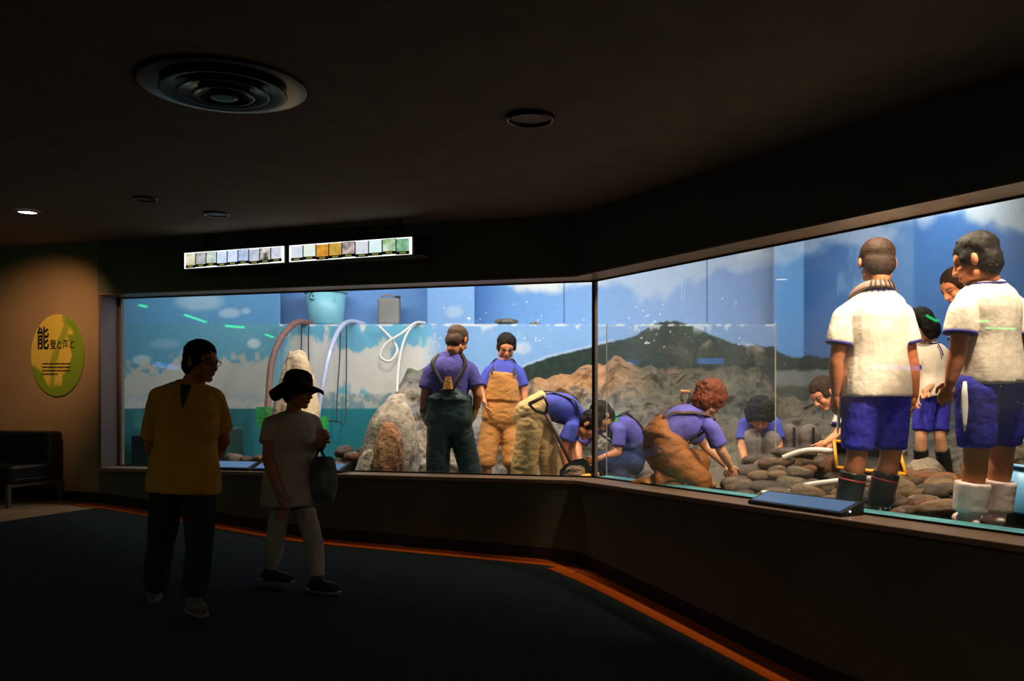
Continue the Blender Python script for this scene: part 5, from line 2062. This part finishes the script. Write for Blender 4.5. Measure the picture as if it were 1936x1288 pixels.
for pts, lab in (([(570, 612, 11.38), (570, 640, 11.36), (569, 676, 11.34)], 'thin black cable hanging beside the brown hose'),
                 ([(584, 613, 11.38), (583, 650, 11.36), (584, 690, 11.34)], 'thin black cable hanging under the blue tub'),
                 ([(644, 614, 11.38), (642, 680, 11.3), (638, 740, 11.2), (636, 800, 11.1)], 'thin black cable hanging beside the clear grey hose'),
                 ([(655, 613, 11.38), (655, 680, 11.3), (654, 760, 11.2), (652, 800, 11.1), (640, 797, 11.08), (628, 796, 11.05), (616, 797, 11.05)], 'black cable bent into a tangle above the floor')):
    hose('hanging_cable', [P(*t) for t in pts], .008, m_cable, lab, 40, 'cable')

# green strainer baskets at the hose ends
m_gbasket = mat('green plastic mesh', (52, 176, 74), .5, .1)
for cx, cy, Y, w, h, lab in ((605, 815, 10.55, .15, .32, 'green mesh strainer basket at the end of the clear grey hose'), (502, 788, 10.65, .16, .22, 'green mesh strainer basket at the end of the brown hose')):
    c0 = P(cx, cy, Y)
    root = tag(empty('strainer_basket', c0 - UP * h / 2), lab, 'basket')
    for i in range(7):
        t = -w / 2 + w * i / 6
        for s_ in (-1, 1):
            obj('slat', MB().box(c0 + Vector((t, s_ * w / 2, 0)), .014, .006, h), m_gbasket, root)
    for k in range(5):
        zz = -h / 2 + h * k / 4
        q = MB()
        q.box(c0 + Vector((0, -w / 2, zz)), w, .010, .012).box(c0 + Vector((0, w / 2, zz)), w, .010, .012)
        q.box(c0 + Vector((-w / 2, 0, zz)), .010, w, .012).box(c0 + Vector((w / 2, 0, zz)), .010, w, .012)
        obj('hoop', q, m_gbasket, root)
    obj('bottom', MB().box(c0 - UP * (h / 2), w, w, .008), m_gbasket, root)

# shovels and small tools
m_wood = mat('brown wood handle', (92, 56, 38), .5, .25, 20, stretch=(1, 1, .2))
m_wood2 = mat('pale wood handle', (196, 132, 82), .55, .2, 20)
m_steel = mat('dark worn steel', (52, 54, 50), .4, .3, 8, metal=.6)
m_yellow = mat('yellow paint', (226, 160, 36), .5, .12, 9)


def shovel(g0, g1, tip, Y, label, wood, blade, gw):
    """g0 top of grip, g1 where shaft starts, tip = end of the blade (pixels)."""
    a, b, c = P(*g0, Y), P(*g1, Y), P(*tip, Y)
    d = (c - b).normalized()
    L = (c - b).length
    wv = d.cross(Vector((0, 1, 0))).normalized()
    root = tag(empty('shovel', c), label, 'shovel')
    ax = (a - b)
    q = MB()
    q.tube([a - wv * gw, a + wv * gw], .017, 10)
    g = obj('grip', q, wood, root, smooth=True)
    q = MB()
    q.tube([a - wv * gw, b.lerp(a, .45) - wv * gw * .8, b], [.011, .012, .016], 8)
    q.tube([a + wv * gw, b.lerp(a, .45) + wv * gw * .8, b], [.011, .012, .016], 8)
    obj('grip_fork', q, m_steel if blade else wood, root, smooth=True)
    e = b + d * (L * (.74 if blade else 1.0))
    obj('shaft', MB().tube([b, b.lerp(e, .5), e], [.017, .016, .017], 10), m_wood, root, smooth=True)
    if blade:
        rings = []
        for t, w in ((0, .05), (.15, .12), (.4, .14), (.7, .135), (.9, .10), (1, .04)):
            p = e.lerp(c, t)
            r = []
            for i in range(9):
                u = -1 + 2 * i / 8
                r.append(p + wv * u * w + Vector((0, -1, 0)) * (.03 * u * u))
            for i in reversed(range(9)):
                u = -1 + 2 * i / 8
                r.append(p + wv * u * w + Vector((0, -1, 0)) * (.03 * u * u - .006))
            rings.append(r)
        obj('blade', MB().loft(rings), m_steel, root, smooth=False)
    return root


shovel((1014, 757), (1032, 783), (1094, 905), 7.93, 'dark shovel with D-shaped grip leaning before the bending worker', m_wood, True, .075)
shovel((1296, 741), (1297, 772), (1290, 905), 7.98, 'wooden D-grip shovel standing behind the kneeling worker', m_wood2, True, .042)
# sickle
p0, p1 = P(1294, 915, 6.92), P(1326, 916, 6.92)
sk = tag(empty('sickle', p0), 'small sickle with pale wooden handle lying by the kneeling worker', 'sickle')
obj('handle', MB().tube([p0, p0.lerp(p1, .5), p1], [.012, .014, .011], 10), m_wood2, sk, smooth=True)
obj('blade', MB().tube(bez([p0, P(1278, 910, 6.92), P(1262, 911, 6.93), P(1248, 918, 6.95)], 20), .010, 8, flat=.3), m_steel, sk, smooth=True)
# yellow scoop by the joint
p0 = P(1086, 905, 7.9)
sc_ = tag(empty('scoop', p0), 'yellow plastic scoop lying under the pane joint', 'scoop')
obj('handle', MB().tube([P(1086, 905, 7.9), P(1100, 902, 7.88), P(1116, 900, 7.85)], [.012, .020, .022], 10), m_yellow, sc_, smooth=True)
obj('pan', MB().box(P(1126, 899, 7.83), .065, .05, .055), m_yellow, sc_, bevel=.01)
# black net in a yellow frame
m_net = mat('black net', (24, 24, 22), .8, .3, 60)
fr_pts = [P(1577, 834, 6.75), P(1698, 846, 6.55), P(1713, 897, 6.45), P(1582, 884, 6.65)]
net = tag(empty('scoop_net', fr_pts[3]), 'black net in a yellow frame behind the legs of the boy with the towel', 'net')
for a, b in zip(fr_pts, fr_pts[1:] + fr_pts[:1]):
    obj('frame_bar', MB().tube([a, b], .013, 8), m_yellow, net, smooth=True)
q = MB()
back = [p + Vector((.02, .10, -.02)) for p in fr_pts]
q.add([*fr_pts, *back], [(4, 5, 6, 7), (0, 4, 7, 3), (1, 2, 6, 5), (0, 1, 5, 4), (3, 7, 6, 2)])
obj('net_bag', q, m_net, net)
obj('pole', MB().tube([P(1580, 836, 6.75), P(1600, 815, 6.8)], .016, 8), m_net, net, smooth=True)
# hoses on the stones
hose('floor_hose', [P(1440, 934, 6.25), P(1490, 932, 6.25), P(1520, 920, 6.25), P(1573, 912, 6.2), P(1640, 906, 6.15), P(1690, 918, 6.1)], .024, m_hose_w, 'white hose lying over the stones at the feet of the boy with the towel')
hose('floor_hose', [P(1480, 866, 7.0), P(1511, 855, 6.95), P(1540, 851, 6.9), P(1573, 854, 6.9), P(1620, 866, 6.85), P(1655, 882, 6.8)], .022, m_hose_w, 'white hose lying across the top of the stone heap')
# blue bucket at the end
m_bucket = mat('blue plastic bucket', (92, 156, 208), .4, .08, 5)
k0 = P(1934, 972, 5.7)
bk = tag(empty('bucket', k0), 'blue plastic bucket with raised handle beside the boy in white boots', 'bucket')
tl = Matrix.Rotation(math.radians(8), 3, 'Y')
obj('body', MB().lathe([(0, 0), (.10, 0), (.105, .01), (.135, .30), (.128, .30), (.098, .02), (0, .015)], k0, 32, tl), m_bucket, bk, smooth=True)
obj('rim', MB().lathe([(.130, .285), (.146, .285), (.146, .305), (.130, .308)], k0, 32, tl), m_bucket, bk, smooth=True)
obj('handle', MB().tube(bez([k0 + tl @ Vector((-.14, 0, .29)), k0 + tl @ Vector((-.12, 0, .42)), k0 + tl @ Vector((0, 0, .47)), k0 + tl @ Vector((.12, 0, .42)), k0 + tl @ Vector((.14, 0, .29))], 20), .010, 8), m_bucket, bk, smooth=True)

# two grey kit bags behind the squatting worker
m_kit = cloth('grey canvas', (104, 96, 92))
for cx, w, lab in ((1494, .095, 'narrow grey canvas kit bag leaning on the rock wall'), (1530, .125, 'wide grey canvas kit bag leaning on the rock wall')):
    c0 = P(cx, 832, 8.35)
    q = MB()
    q.ell(c0 + UP * .02, Vector((w * .9, 0, 0)), Vector((0, .10, 0)), Vector((0, 0, .13)))
    q.ell(c0 - UP * .10, Vector((w, 0, 0)), Vector((0, .12, 0)), Vector((0, 0, .12)))
    me = remesh(q, .012, 4)
    wrinkle(me, .008, 8, 4)
    co, _ = mesh_np(me)
    o0 = c0 - UP * .2
    set_co(me, co - np.array(o0))
    kb = obj_mesh('kit_bag', me, m_kit, None, o0)
    tag(kb, lab, 'bag')
    obj('band', MB().box(c0 + Vector((0, -.115, .0)), .02, .012, .24), m_dark, kb)

# upright acrylic sheet inside the tank
m_sheet = glass_mat('hazy acrylic sheet', .15, .06)
xs0, xs1 = (1147 - 968) / F * 7.72, (1466 - 968) / F * 7.72
zs0, zs1 = E - .74, E + (HZ - 613) / F * 7.72
sh = tag(empty('acrylic_sheet', ((xs0 + xs1) / 2, 7.72, zs0)), 'upright hazy acrylic sheet standing between the kneeling and the squatting workers', 'sheet')
obj('pane', MB().box(((xs0 + xs1) / 2, 7.72, (zs0 + zs1) / 2), xs1 - xs0, .008, zs1 - zs0), m_sheet, sh)
m_edge = mat('acrylic edge', (150, 150, 130), .3, .05)
for x in (xs0, xs1):
    obj('edge', MB().box((x, 7.72, (zs0 + zs1) / 2), .008, .012, zs1 - zs0), m_edge, sh)

for o in bpy.data.objects:
    if '_o' in o:
        del o['_o']
